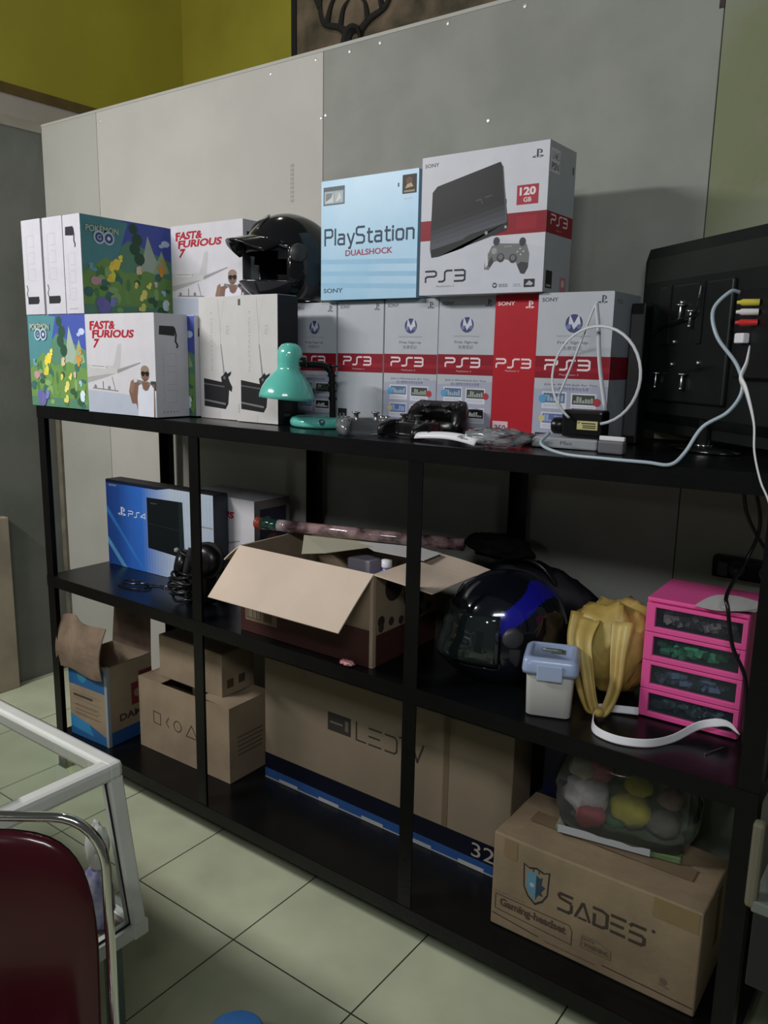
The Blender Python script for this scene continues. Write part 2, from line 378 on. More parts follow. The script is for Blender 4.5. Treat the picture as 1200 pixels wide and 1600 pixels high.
for z, sg in ((Z1, SAG), (Z2, 0), (Z3, 0)):
    rail(0, z, sg); rail(D+.001, z, sg)
    for x in (0.0015, LS-.0045):
        MB().box(x, x+.003, .003, D-.003, z-.04, z-.001).build('side_rail', BLACKSTEEL, rack)
    N = 24; b = MB(); f_ = lambda x: z-.0005-(4*sg*(x/LS)*(1-x/LS))
    def brd(i, j): return None
    top = [[b.bm.verts.new((.004+(LS-.008)*i/N, y, f_((LS)*i/N))) for y in (.002, D-.002)] for i in range(N+1)]
    bot = [[b.bm.verts.new((v.co.x, v.co.y, v.co.z-.012)) for v in r_] for r_ in top]
    for i in range(N):
        b.bm.faces.new([top[i][0], top[i+1][0], top[i+1][1], top[i][1]]); b.bm.faces.new([bot[i][1], bot[i+1][1], bot[i+1][0], bot[i][0]])
        b.bm.faces.new([top[i][0], bot[i][0], bot[i+1][0], top[i+1][0]]); b.bm.faces.new([top[i][1], top[i+1][1], bot[i+1][1], bot[i][1]])
    b.bm.faces.new([top[0][0], top[0][1], bot[0][1], bot[0][0]]); b.bm.faces.new([top[N][1], top[N][0], bot[N][0], bot[N][1]])
    b.build('shelf_board', BLACKBOARD, rack)

# ================================================================== BOXES ON THE TOP SHELF
E_ = .0006
def forest(a):
    """leafy woodland picture: sky, far peaks, bushes and blossom; no figures"""
    rnd = random.Random(5)
    ink0 = a.m; a.m = lambda c: ink0(tuple(min(1, q*1.4+.02) for q in c))
    a.rect(0, 0, 1, 1, (.06, .16, .10))
    a.poly([(0, .62), (.3, .62), (.5, .8), (1, .62), (1, 1), (0, 1)], (.035, .06, .27))
    a.poly([(0, .5), (.36, .55), (.5, .98), (.3, 1), (0, 1)], (.05, .17, .19))
    a.poly([(.62, .45), (.72, .88), (.80, .66), (.9, .5)], (.24, .31, .25)); a.poly([(.76, .45), (.88, .74), (.97, .5)], (.20, .29, .17))
    a.poly([(0, .4), (.25, .6), (.45, .45), (.7, .5), (1, .42), (1, .1), (0, .1)], (.10, .20, .05))
    a.ell(.93, .82, .05, (.35, .42, .55), .035); a.ell(.88, .79, .03, (.30, .38, .52), .02)
    for x, y, r in [(.56, .93, .05), (.60, .82, .06), (.57, .72, .06), (.62, .62, .06)]: a.ell(x, y, r, (.012, .05, .025), r*1.1)
    for k in range(46):
        c = rnd.choice([(.02, .07, .03), (.05, .14, .04), (.10, .22, .05), (.16, .28, .10), (.03, .10, .09)])
        a.ell(rnd.random()*.94+.03, rnd.random()*.42+.03, rnd.uniform(.02, .06), c, rnd.uniform(.02, .07))
    for x, y, r, c in [(.33, .52, .075, (.55, .46, .05)), (.30, .40, .06, (.50, .42, .04)), (.40, .60, .04, (.58, .50, .08)), (.64, .22, .06, (.58, .54, .14)), (.58, .33, .035, (.55, .5, .1)), (.72, .34, .035, (.55, .5, .1)), (.63, .10, .05, (.5, .46, .12)),
                       (.88, .52, .06, (.45, .22, .03)), (.90, .62, .035, (.42, .2, .03)), (.60, .50, .045, (.50, .38, .24)), (.11, .48, .05, (.10, .26, .28)), (.12, .37, .07, (.38, .22, .22)), (.93, .14, .06, (.50, .56, .62)), (.88, .27, .04, (.26, .40, .54)), (.80, .36, .03, (.5, .4, .35)), (.22, .10, .11, (.10, .10, .26)), (.30, .12, .05, (.16, .14, .36))]:
        for j in range(5): a.ell(x+rnd.uniform(-.5, .5)*r, y+rnd.uniform(-.6, .6)*r, r*rnd.uniform(.35, .6), tuple(q*rnd.uniform(.8, 1.15) for q in c), r*rnd.uniform(.35, .7))
    a.text('POKÉMON', .045, .835, .395, .925, (.10, .16, .13), bold=.04); a.text('POKÉMON', .05, .84, .39, .92, (.34, .38, .30), bold=.01)
    for x in (.185, .285): a.ell(x, .79, .06, (.30, .40, .44)); a.ell(x, .79, .043, (.03, .05, .14))
    a.text('G', .165, .765, .205, .815, (.4, .46, .5)); a.ell(.285, .79, .018, (.45, .5, .55)); a.m = ink0
def film_cover(a):
    """white cover: red slanted title, parked jet and a man in a white vest"""
    WH = (.56, .555, .59)
    a.rect(0, 0, 1, 1, WH); a.poly([(0, 0), (1, 0), (1, .19), (0, .23)], (.42, .46, .54))
    R = (.36, .020, .035)
    a.text('FAST&', .075, .85, .46, .935, R, bold=.045, shear=.02); a.text('FURIOUS', .11, .765, .72, .845, R, bold=.045, shear=.02); a.text('7', .12, .66, .20, .755, R, bold=.05, shear=.03)
    a.rect(.07, .84, .10, .93, R); a.rect(.105, .755, .13, .84, R)
    G = (.36, .36, .36); L = (.50, .50, .50)
    a.poly([(0, .30), (.26, .36), (.44, .41), (.52, .47), (.42, .49), (.18, .48), (0, .50)], L)
    a.poly([(0, .30), (.26, .36), (.44, .41), (.3, .40), (0, .36)], G)
    a.poly([(.40, .47), (.48, .70), (.53, .71), (.53, .66), (.50, .45)], (.46, .46, .47))
    a.poly([(.46, .41), (.80, .52), (.79, .53), (.46, .45)], (.27, .28, .28)); a.line([(.06, .475), (.30, .465)], .012, (.12, .14, .16))
    a.poly([(.05, .46), (.30, .45), (.28, .50), (.05, .50)], (.57, .57, .58)); a.line([(.07, .48), (.27, .475)], .006, (.2, .2, .2))
    a.line([(.24, .32), (.24, .24)], .012, (.1, .1, .1)); a.line([(.38, .37), (.42, .235)], .015, (.3, .3, .3))
    a.line([(.08, .25), (.46, .235)], .012, (.22, .23, .24)); a.ell(.12, .265, .02, (.2, .2, .2)); a.ell(.33, .26, .02, (.2, .2, .2))
    a.poly([(.74, .36), (1, .33), (1, .27), (.74, .29)], (.18, .2, .2)); a.rect(.93, .26, 1, .35, (.05, .055, .05))
    S = (.19, .11, .08)
    a.poly([(.66, .12), (.62, .24), (.66, .32), (.76, .34), (.80, .30), (.98, .32), (.98, 0), (.76, 0), (.72, .12)], S)
    a.poly([(.62, .24), (.65, .34), (.69, .36), (.70, .31), (.68, .22)], (.24, .15, .11))
    a.poly([(.745, 0), (.74, .18), (.76, .30), (.80, .32), (.84, .26), (.89, .26), (.93, .32), (.97, .28), (.96, 0)], (.60, .62, .70))
    a.ell(.855, .42, .058, S, .075); a.ell(.855, .455, .057, (.27, .19, .15), .045); a.poly([(.81, .34), (.90, .34), (.90, .27), (.86, .25), (.82, .27)], S)
    a.rect(.80, .415, .912, .437, (.012, .012, .015)); a.ell(.83, .42, .022, (.012, .012, .015)); a.ell(.885, .42, .022, (.012, .012, .015)); a.line([(.84, .36), (.875, .36)], .008, (.10, .05, .04))
def spine(a, flip=True):
    """console spine: plain white with a small dark console drawing and faint sketch"""
    a.rect(0, 0, 1, 1, (.54, .54, .59)); K = (.03, .03, .035); F = (.43, .43, .48)
    if flip: a.poly([(.12, .80), (.60, .79), (.60, .87), (.58, .885), (.14, .885)], K); a.line([(.60, .86), (.64, .80), (.62, .74), (.68, .70), (.66, .68)], .02, K); lo, hi = .12, .66
    else: a.poly([(.15, .11), (.70, .11), (.76, .14), (.74, .19), (.15, .19)], K); a.line([(.17, .18), (.12, .22), (.18, .27), (.13, .31)], .014, K); lo, hi = .34, .88
    for k in range(3): a.line([(.35, lo+(hi-lo)*(k*.33+.04)), (.62, lo+(hi-lo)*(k*.33+.04)), (.62, lo+(hi-lo)*(k*.33+.26)), (.35, lo+(hi-lo)*(k*.33+.26))], .006, F)
    a.vtext('PLAYSTATION', .20, lo+.03, .27, hi-.05, F)
    for k in range(5): a.rect(.2+.1*k, .045, .24+.1*k, .053, (.1, .1, .1)) if flip else None

def carton(nm, label, group, x0, x1, y0, dp, z0, z1, m=WHITECARD, flap=None, rz=0.):
    t = thing(nm, label, 'box', (x0, y0, z0), rz, group)
    boxbody(t, x1-x0, dp, z1-z0, m)
    lidflap(t, x1-x0, dp, z1-z0, flap or m)
    return t, lambda k: face(x1-x0, dp, z1-z0, k)
GS = 'white game console cartons with printed covers on the top shelf'
t, F = carton('console_box', 'woodland-print box standing directly on the top shelf at its far left corner', GS, -.030, .302, .004, .345, zt(.0)+E_, 1.6425)
a = F('front'); forest(a); a.build('cover_print', t)
t, F = carton('console_box', 'white box with red title, jet and man in vest, lower row, standing on the shelf', GS, .304, .645, .002, .122, zt(.30)+E_, 1.6405)
a = F('front'); film_cover(a); a.build('cover_print', t); a = F('right'); spine(a); a.build('spine_print', t)
t, F = carton('console_box', 'box showing only a thin woodland-print strip right of the lower white jet box', GS, .335, .672, .128, .008+.10, zt(.30)+E_, 1.638)
a = F('front'); forest(a); a.build('cover_print', t); a = F('right'); spine(a); a.build('spine_print', t)
t, F = carton('console_box', 'plain white box hidden behind the lower row under the tilted upper boxes', GS, .335, .650, .240, .235, zt(.30)+E_, 1.640)
for i, (x0, x1, fl, lb) in enumerate([(-.026, .086, False, 'white narrow box spine with dark drawing at its foot, leftmost of the upper three'), (.098, .209, False, 'white narrow box spine with dark drawing at its foot, middle of the upper three'), (.213, .306, True, 'upper box with white spine and large woodland print on its right side')]):
    t, F = carton('console_box', lb, GS, x0, x1, .000, .348, 1.6445, 1.945-.001*i)
    a = F('front'); spine(a, fl); a.build('spine_print', t)
    if i == 2: a = F('right'); forest(a); a.build('cover_print', t)
t, F = carton('console_box', 'upper white jet-and-man box standing behind the black helmet', GS, .336, .682, .325, .115, 1.6425, 1.943)
a = F('front'); film_cover(a); a.build('cover_print', t); a = F('right'); spine(a); a.build('spine_print', t)

def slim_white(a, tag_):
    a.rect(0, 0, 1, 1, (.54, .53, .52)); K = (.018, .018, .02); Fn = (.40, .385, .375)
    a.line([(.50, .98), (.55, .76), (.56, .62), (.62, .42)], .008, (.42, .41, .42)); a.line([(.66, .98), (.58, .8), (.56, .70)], .006, (.48, .47, .47)); a.poly([(.55, .62), (.575, .62), (.66, .36), (.62, .36)], (.25, .25, .26))
    a.vtext('PLAYSTATION 3', .30, .40, .35, .88, Fn); a.vtext('PS3', .70, .70, .78, .77, Fn)
    a.poly([(.10, .10), (.66, .085), (.73, .13), (.76, .26), (.74, .30), (.10, .335)], K)
    a.poly([(.10, .145), (.66, .12), (.67, .135), (.10, .16)], (.16, .17, .18)); a.poly([(.10, .285), (.64, .265), (.64, .275), (.10, .295)], (.10, .11, .11))
    a.poly([(.58, .285), (.55, .35), (.62, .37), (.68, .40), (.72, .38), (.82, .40), (.80, .37), (.74, .35), (.78, .31), (.84, .27), (.82, .23), (.74, .25), (.68, .30)], K); a.ell(.64, .345, .03, (.10, .12, .12))
    a.line([(.5, 0), (.5, .055)], .004, (.4, .4, .4))
    if tag_: a.rect(.05, .925, .11, .975, (.10, .09, .08)); a.vtext('B 2021A', .03, .07, .06, .14, (.2, .2, .2))
GW = 'tall white cartons with a black console pictured low on the front'
for x0, x1, y0, lb in [(.674, .842, .146, 'tall white box with a black console picture, the left one beside the lamp'), (.850, 1.014, .132, 'tall white box with a black console picture, directly behind the turquoise lamp shade')]:
    t, F = carton('console_box', lb, GW, x0, x1, y0, .082, zt(.674)+E_, 1.692)
    a = F('front'); slim_white(a, x0 > .8); a.build('cover_print', t)
    if x0 > .8:
        a = F('right'); a.rect(0, 0, 1, 1, (.012, .012, .014)); a.rect(.55, .60, .9, .62, (.5, .5, .5)); a.text('ooo', .3, .06, .6, .08, (.25, .22, .2)); a.rect(.3, .1, .7, .17, (.04, .03, .03)); a.build('black_side_print', t, 'black printed side')

def ps_row(a, pics=True, head=True):
    a.rect(0, 0, 1, 1, (.43, .46, .50)); K = (.05, .055, .09)
    a.text('SONY', .05, .945, .27, .972, (.06, .065, .07), bold=.02); ps_mark(a, .80, .925, .12, .055, K)
    a.rect(0, .435, 1, .585, (.23, .012, .022)); a.rect(0, .48, 1, .51, (.30, .016, .03))
    ps3_strokes(a, .14, .495, .60, .062, (.75, .65, .68), .013); a.text('PlayStation 3', .34, .452, .60, .468, (.6, .4, .45))
    if pics:
        a.ell(.50, .80, .115, (.06, .07, .16)); a.poly([(.42, .76), (.44, .86), (.5, .80), (.56, .86), (.60, .77), (.55, .79), (.5, .76), (.46, .80)], (.55, .58, .66)); a.ell(.43, .78, .03, (.16, .2, .4)); a.ell(.57, .78, .03, (.14, .16, .3))
        a.text('PLAYSTATION Network', .28, .712, .72, .724, (.30, .32, .36)); a.text('Free Sign-up', .29, .660, .70, .686, (.16, .18, .22), bold=.01); a.text('免費登記', .36, .625, .62, .652, (.20, .22, .26))
        a.poly([(0, 0), (1, 0), (1, .39), (0, .36)], (.36, .38, .47))
        a.text('Join a World Just for You', .14, .385, .86, .402, (.10, .12, .26)); a.text('加入我們的世界完全免費', .25, .355, .75, .378, (.08, .10, .24))
        for i, (u, v) in enumerate([(.12, .23), (.52, .225), (.12, .09), (.52, .08)]):
            a.rect(u, v, u+.34, v+.115, (.60, .62, .70)); a.rect(u+.02, v+.04, u+.32, v+.105, [(.10, .16, .26), (.06, .07, .06), (.12, .16, .36), (.02, .02, .02)][i])
            rr = random.Random(i)
            for k in range(7): a.rect(u+.04+.038*k, v+.05, u+.07+.038*k, v+.05+rr.uniform(.01, .05), [(.3, .4, .5), (.3, .34, .3), (.3, .4, .6), (.6, .6, .6)][i])
            scribble(a, u+.03, v+.01, u+.30, v+.03, (.35, .36, .4), 2, .003)
        a.ell(.13, .295, .055, (.10, .32, .55)); a.ell(.87, .285, .05, (.40, .05, .06)); a.ell(.13, .16, .045, (.55, .50, .25))
        a.rect(.05, .03, .28, .06, (.02, .02, .05)); a.text('PLAYSTATION 3', .07, .037, .26, .05, (.5, .5, .6)); a.rect(.55, .02, .90, .05, (.42, .08, .14)); a.text('120', .57, .026, .63, .045, (.7, .6, .6))
    else: a.rect(.02, .05, .22, .13, (.02, .02, .025)); a.text('12', .06, .065, .18, .09, (.5, .5, .5))
GP = 'grey console cartons with a red band standing spine out'
row = [(.908, 1.076, .312, True, 1.679, 'grey red-banded box half hidden behind the turquoise lamp'), (1.082, 1.246, .312, False, 1.681, 'grey red-banded box with an empty plain lower half, right of the lamp'),
       (1.251, 1.426, .312, True, 1.682, 'grey red-banded box with globe mark right behind the black game controllers'), (1.430, 1.602, .310, True, 1.684, 'grey red-banded box with globe mark touching the all-red box on its left'),
       (1.738, 1.922, .262, True, 1.682, 'grey red-banded box behind the white cable ring at the right end')]
for x0, x1, y0, pc, z1, lb in row:
    t, F = carton('console_box', lb, GP, x0, x1, y0, .238 if x0 < 1.7 else .17, max(zt(x0), zt(x1))+E_, z1, SILVERCARD)
    a = F('front'); ps_row(a, pc); a.build('cover_print', t)
    if x0 > 1.7:
        a = F('right'); a.rect(0, 0, 1, 1, (.30, .33, .36)); a.rect(0, .435, 1, .585, (.20, .012, .022)); a.text('PS3', .12, .93, .3, .955, (.1, .1, .1)); a.build('side_print', t)
t, F = carton('console_box', 'narrow all-red console box marked 250 in the grey row', None, 1.609, 1.726, .288, .25, zt(1.726)+E_, 1.683, mat('red_card', (.42, .018, .028), .4))
a = F('front'); a.rect(0, 0, 1, 1, (.40, .016, .026)); a.text('SONY', .06, .93, .46, .957, (.72, .62, .62), bold=.02); ps_mark(a, .70, .905, .2, .055, (.75, .66, .66))
ps3_strokes(a, .08, .50, .80, .058, (.75, .66, .68), .012); a.text('PlayStation 3', .30, .468, .62, .482, (.7, .5, .5))
a.rect(.05, .005, .42, .115, (.62, .46, .50)); a.text('250', .10, .045, .37, .088, (.09, .04, .06), bold=.02); a.build('cover_print', t)
a = F('right'); a.rect(0, 0, 1, 1, (.50, .50, .52)); a.build('side_print', t, 'pale side')

# pale blue box
t, F = carton('console_box', 'square pale-blue console box standing on the grey red-banded row', None, 1.040, 1.371, .285, .085, 1.6845, 2.006, SKYCARD)
a = F('front'); a.rect(0, 0, 1, 1, SKYCARD)
for k in range(7): a.poly([(0, .06+.05*k), (1, .02+.05*k), (1, .06+.05*k), (0, .10+.05*k)], (.295, .515, .70)) if k % 2 else None
NV = (.025, .055, .09)
def stroke_text(a, u, v, h, wd, c):
    """thin condensed letters of the wordmark drawn with a pen"""
    L = {'P': [[(0, 0), (0, 1), (.5, 1), (.62, .9), (.62, .6), (.5, .5), (.12, .5)]], 'l': [[(0, 0), (0, 1)]], 'a': [[(.05, .62), (.4, .62), (.5, .55), (.5, 0), (.1, 0), (0, .08), (0, .28), (.1, .36), (.5, .36)]],
         'y': [[(0, .62), (.25, .02)], [(.52, .62), (.2, -.28), (.1, -.28)]], 'S': [[(.62, 1), (.12, 1), (0, .9), (0, .62), (.1, .52), (.5, .48), (.62, .38), (.62, .1), (.5, 0), (0, 0)]], 't': [[(.12, .85), (.12, .08), (.2, 0), (.4, 0)], [(0, .62), (.38, .62)]],
         'i': [[(0, 0), (0, .62)], [(0, .78), (0, .86)]], 'o': [[(.1, 0), (0, .1), (0, .52), (.1, .62), (.42, .62), (.52, .52), (.52, .1), (.42, 0), (.1, 0)]], 'n': [[(0, 0), (0, .62), (.4, .62), (.5, .52), (.5, 0)]]}
    ad = {'P': .84, 'l': .24, 'a': .76, 'y': .70, 'S': .86, 't': .58, 'i': .26, 'o': .76, 'n': .7}
    x = u; k = h/1.0
    for ch in 'PlayStation':
        for st in L[ch]: a.line([(x+p_[0]*k*1.02, v+p_[1]*k) for p_ in st], wd, c)
        x += ad[ch]*k*1.05
    return x
stroke_text(a, .045, .468, .128, .019, NV)
a.text('DUALSHOCK', .27, .365, .76, .415, (.36, .05, .09), bold=.02); a.text('SONY', .03, .062, .245, .10, (.05, .10, .14), bold=.015)
a.rect(.025, .80, .255, .95, (.10, .12, .13)); a.rect(.035, .81, .245, .915, (.30, .38, .42)); a.rect(.045, .82, .135, .905, (.55, .60, .62)); a.rect(.15, .82, .235, .905, (.42, .47, .48)); a.poly([(.05, .83), (.11, .86), (.13, .90), (.05, .90)], (.2, .22, .22)); a.poly([(.16, .82), (.22, .85), (.2, .9)], (.62, .66, .68))
a.rect(.845, .82, .98, .965, (.025, .022, .02)); a.ell(.91, .915, .03, (.14, .06, .02)); a.poly([(.87, .86), (.95, .87), (.93, .9), (.89, .89)], (.45, .35, .2)); a.rect(.86, .83, .965, .845, (.3, .24, .14)); a.rect(.80, .88, .812, .91, (.08, .12, .16)); a.rect(.86, .78, .93, .79, (.6, .68, .74))
a.build('cover_print', t)
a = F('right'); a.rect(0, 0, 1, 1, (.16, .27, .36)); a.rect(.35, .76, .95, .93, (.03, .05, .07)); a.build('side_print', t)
# big console box
t, F = carton('console_box', 'large white console box marked 120 GB, topmost at right of the pale-blue one', None, 1.406, 1.752, .248, .145, 1.6855, 2.018, mat('white_card_cool', (.60, .61, .65), .4), flap=mat('worn_card_edge', (.20, .19, .18), .7))
a = F('front'); a.rect(0, 0, 1, 1, (.56, .57, .62)); a.poly([(0, 0), (1, 0), (1, .3), (0, .55)], (.52, .54, .60))
a.rect(0, .40, 1, .545, (.24, .012, .022)); a.rect(.78, .43, .93, .52, (.30, .015, .03))
a.text('SONY', .025, .925, .145, .952, (.07, .07, .08), bold=.02); ps_mark(a, .875, .89, .085, .06, (.05, .06, .08))
a.poly([(.10, .275), (.16, .28), (.705, .43), (.72, .46), (.66, .865), (.64, .90), (.135, .785), (.095, .745), (.085, .34)], (.016, .017, .018))
for k in range(5): a.poly([(.088, .33+.035*k), (.70, .47+.035*k), (.698, .505+.035*k), (.088, .365+.035*k)], tuple(q*(1-k*.19) for q in (.085, .09, .11)))
a.poly([(.10, .275), (.16, .28), (.705, .43), (.705, .485), (.42, .425), (.37, .40), (.36, .33), (.12, .29)], (.022, .023, .026)); a.line([(.66, .865), (.705, .49)], .008, (.10, .11, .12))
a.ell(.55, .425, .012, (.3, .3, .28)); a.ell(.70, .455, .010, (.35, .35, .3)); a.line([(.46, .655), (.50, .66), (.51, .63)], .010, (.06, .06, .07)); a.line([(.53, .67), (.58, .68)], .01, (.06, .06, .07))
a.rect(.775, .595, .935, .725, (.36, .03, .05)); a.text('120', .795, .655, .915, .71, (.72, .64, .66), bold=.04); a.text('GB', .825, .61, .885, .642, (.68, .55, .58), bold=.03)
G1 = (.16, .165, .17); G2 = (.05, .055, .06); G3 = (.30, .31, .32)
a.poly([(.60, .33), (.66, .345), (.80, .335), (.865, .33), (.89, .26), (.885, .17), (.86, .125), (.83, .13), (.79, .21), (.70, .235), (.62, .22), (.58, .165), (.545, .17), (.55, .23)], G1)
a.poly([(.83, .21), (.885, .2), (.885, .17), (.86, .125), (.83, .13), (.80, .19)], G2); a.poly([(.59, .18), (.62, .22), (.60, .26), (.57, .20)], G2); a.poly([(.55, .23), (.57, .29), (.575, .2), (.555, .18)], (.55, .55, .57))
a.ell(.635, .36, .025, G2, .03); a.ell(.835, .345, .025, G2, .03); a.ell(.672, .245, .03, G2); a.ell(.672, .25, .018, G1); a.ell(.768, .235, .03, G2); a.ell(.768, .24, .018, G1); a.ell(.62, .295, .022, G3)
for x, y in [(.82, .30), (.845, .28), (.80, .28), (.825, .26)]: a.ell(x, y, .006, (.5, .5, .5))
a.text('SONY', .70, .315, .76, .325, (.5, .5, .5))
ps3_strokes(a, .055, .098, .335, .078, (.025, .025, .03), .013); a.text('PlayStation 3', .15, .055, .30, .07, (.32, .32, .35)); a.rect(.86, .035, .94, .09, (.03, .03, .035)); a.poly([(.87, .05), (.9, .08), (.93, .06), (.92, .045)], (.4, .42, .45)); a.ell(.635, .055, .018, (.08, .09, .10)); a.poly([(.62, .06), (.635, .045), (.65, .06)], (.6, .6, .6)); scribble(a, .67, .04, .75, .065, (.25, .26, .28), 2, .008); scribble(a, .78, .04, .84, .065, (.42, .48, .58), 2, .008)
a.build('cover_print', t)
a = F('right'); a.rect(0, 0, 1, 1, (.36, .38, .40)); a.rect(0, .40, 1, .545, (.24, .014, .024)); ps3_strokes(a, .17, .465, .62, .062, (.70, .60, .62), .011); a.text('PlayStation 3', .38, .42, .58, .435, (.5, .3, .3))
a.rect(.03, .80, .38, .955, (.58, .58, .62)); a.text('PSN', .08, .815, .35, .865, (.10, .10, .14), bold=.03); a.text('GAMES', .08, .885, .36, .935, (.30, .30, .36), bold=.02)
a.rect(.08, .03, .32, .15, (.02, .02, .022)); a.rect(.12, .04, .28, .055, (.3, .3, .3)); a.rect(.62, .02, .86, .12, (.45, .20, .22)); a.ell(.74, .075, .06, (.6, .5, .5)); a.rect(.88, .84, .93, .89, (.08, .08, .08))
a.build('side_print', t)

# ================================================================== HELMETS
def helmet(root, R, shell, accent=None, peak=True, full=True, visor=None, open_lo=-.35):
    """open or full-face helmet, facing local -y, base at z=0"""
    cz = R*.98
    def sp(th, ph, k=1.):
        x = math.cos(ph)*math.sin(th); y = -math.cos(ph)*math.cos(th); z = math.sin(ph)
        if ph < 0:
            g = min(1, -ph/.5)*max(0, -y)**2; x *= 1-.12*g; y *= 1+.20*g*(1 if full else .3)
            x /= (1-.25*min(1, -ph)); y /= (1-.18*min(1, -ph))
        if y > 0: y *= 1+.06*(1-abs(z)); z *= 1
        fx, fy, fz = .90, 1.10 if y > 0 else 1.02, 1.0
        if z < 0: fz = .98; kk = 1-.08*(-z)**1.5
        else: kk = 1
        return Vector((x*fx*R*k*kk, y*fy*R*k*kk, z*fz*R*k+cz))
    b = MB(); nu, nv = 120, 72; V = {}; cz = R*.80
    def inside(th, ph):
        a = abs((th+PI) % (2*PI)-PI)
        top = .42-.25*(a/1.25)**2; lo = -.48 if full else -2
        return a < 1.22 and lo < ph < top
    for i in range(nu):
        for j in range(nv+1):
            V[i, j] = b.bm.verts.new(sp(2*PI*i/nu, -.98+(PI/2+.98)*j/nv))
    for i in range(nu):
        for j in range(nv):
            th = 2*PI*(i+.5)/nu; ph = -.98+(PI/2+.98)*(j+.5)/nv
            if inside(th, ph): continue
            f = b.bm.faces.new([V[i, j], V[(i+1) % nu, j], V[(i+1) % nu, j+1], V[i, j+1]])
            a = abs((th+PI) % (2*PI)-PI)
            f.material_index = 1 if accent and (.35 < ph+.35*math.sin(2*th) < .75 and a > .5) else 0
    bmesh.ops.remove_doubles(b.bm, verts=b.bm.verts, dist=1e-4)
    bmesh.ops.delete(b.bm, geom=[v for v in b.bm.verts if not v.link_faces], context='VERTS')
    b.thick(.006); b.build('shell', [shell, accent or shell], root, True)
    b = MB(); b.grid(lambda u, v: sp(2*PI*u, -.92+(PI/2+.92)*v, .93), 32, 14, closed=False); bmesh.ops.remove_doubles(b.bm, verts=b.bm.verts, dist=1e-4)
    bmesh.ops.delete(b.bm, geom=[f for f in b.bm.faces if (lambda c: c.y < -.45*R and c.z < cz+.15*R)(f.calc_center_median())], context='FACES')
    b.build('lining', mat('helmet_lining', (.005, .005, .005), .9, tint=.4, scale=40), root, True)
    # rim trim round the opening
    pts = []
    for k in range(41):
        a = -1.22+2.44*k/40; pts.append(sp(a, .42-.25*(a/1.25)**2, 1.012))
    b = MB(); b.tube(pts, .004, 6); b.build('rim_trim', DARKPL, root, True)
    for s_ in (-1, 1):
        b = MB(); p = sp(s_*1.42, .10, 1.02); b.lathe([(.026, -.004), (.026, .005), (.020, .009), (0, .010)], p, (p.x, p.y*.3, 0), 20); b.build('pivot_cap', DARKPL, root, True)
    if peak:
        b = MB(); b.grid(lambda u, v: (lambda q: Vector((q.x*(1-.12*v), q.y-.060*v*R/.13, q.z-.028*v+.012*math.cos((u-.5)*PI)*v)))(sp(-1.15+2.3*u, .50-.20*((u-.5)*2)**2, 1.03)), 18, 6)
        b.thick(.003); b.build('peak', shell, root, True)
    if visor:
        b = MB(); b.grid(lambda u, v: sp(-1.2+2.4*u, -.42+.86*v, 1.045), 24, 10); b.thick(.002); b.build('visor', visor, root, True)
    b = MB()
    for s_ in (-1, 1): b.grid(lambda u, v: sp(s_*.28+.16*(u-.5), .62+.42*v, 1.012+.035*math.sin(PI*v)*math.sin(PI*u)), 6, 8)
    b.thick(.003); b.build('vent', DARKPL, root, True)
    b = MB(); b.tube(cr([sp(1.2, -.6, .93), Vector((.03, -.03, .012)), Vector((-.03, -.03, .012)), sp(-1.2, -.6, .93)], 6), .006, 6, flat=.3); b.build('chin_strap', mat('grey_webbing', (.10, .10, .10), .9), root)
t = thing('helmet', 'black open-face motorcycle helmet with peak on the white console boxes', 'helmet', (.868, .333, 1.6925), -.42)
helmet(t, .139, mat('helmet_black_gloss', (.008, .008, .009), .13, coat=.5), peak=True, full=True, visor=None)
b = MB(); b.grid(lambda u, v: Vector((.124*math.sin(-1.45+.8*u)*1.0, -.150*math.cos(-1.45+.8*u), .035+.125*v)), 10, 8); b.thick(.0015)
b.build('face_shield', film('smoke_clear_plastic', (.45, .5, .5), .22), t, True)
b = MB(); b.lathe([(.0, 0), (.022, .001), (.022, -.004)], (-.045, -.060, .236), (-.35, -.4, .85), 20, sy=.6); b.build('logo_sticker', mat('silver_sticker', (.45, .45, .46), .3), t, False)

t = thing('helmet', 'blue and black full-face helmet on the middle shelf beside the open carton', 'helmet', (1.700, .240, Z2+E_), -.75)
helmet(t, .147, mat('helmet_navy_gloss', (.006, .007, .012), .12, coat=.5), accent=mat('helmet_blue_gloss', (.012, .012, .30), .15, coat=.5), peak=False, full=True, visor=mat('dark_tinted_visor', (.012, .018, .018), .06, coat=.6))

# ================================================================== DESK LAMP
t = thing('desk_lamp', 'small turquoise desk lamp with bell shade and black arm on the top shelf', 'lamp', (1.118, .205, zt(1.12)+.0005))
TQ = mat('turquoise_enamel', (.115, .50, .42), .16, coat=.5, tint=.02)
b = MB(); b.lathe([(0, 0), (.086, 0), (.092, .005), (.093, .016), (.088, .024), (.075, .028), (0, .030)], seg=40); base = b.build('base', TQ, t, True)
b = MB(); b.lathe([(.009, .0), (.009, .004), (.006, .006), (0, .006)], (.055, -.068, .017), (.55, -.8, .1), 16); b.build('switch', mat('teal_button', (.03, .12, .11), .3), base, True)
b = MB(); arm = cr([(.045, -.01, .026), (.046, -.012, .09), (.044, -.016, .15), (.030, -.03, .168), (.0, -.07, .172), (-.010, -.09, .176)], 6)
b.tube(arm, .0095, 10)
for k in range(6): b.lathe([(.0125, -.003), (.0125, .003)], arm[5+k*2], (0, 0, 1) if k < 5 else (1, 0, 0), 12)
b.box(.030, .060, -.024, .004, .165, .171, bev=.002)
b.build('arm', BLACKPL, t, True)
ax = Vector((-.05, -.06, -1)).normalized(); top = Vector((-.018, -.112, .228))
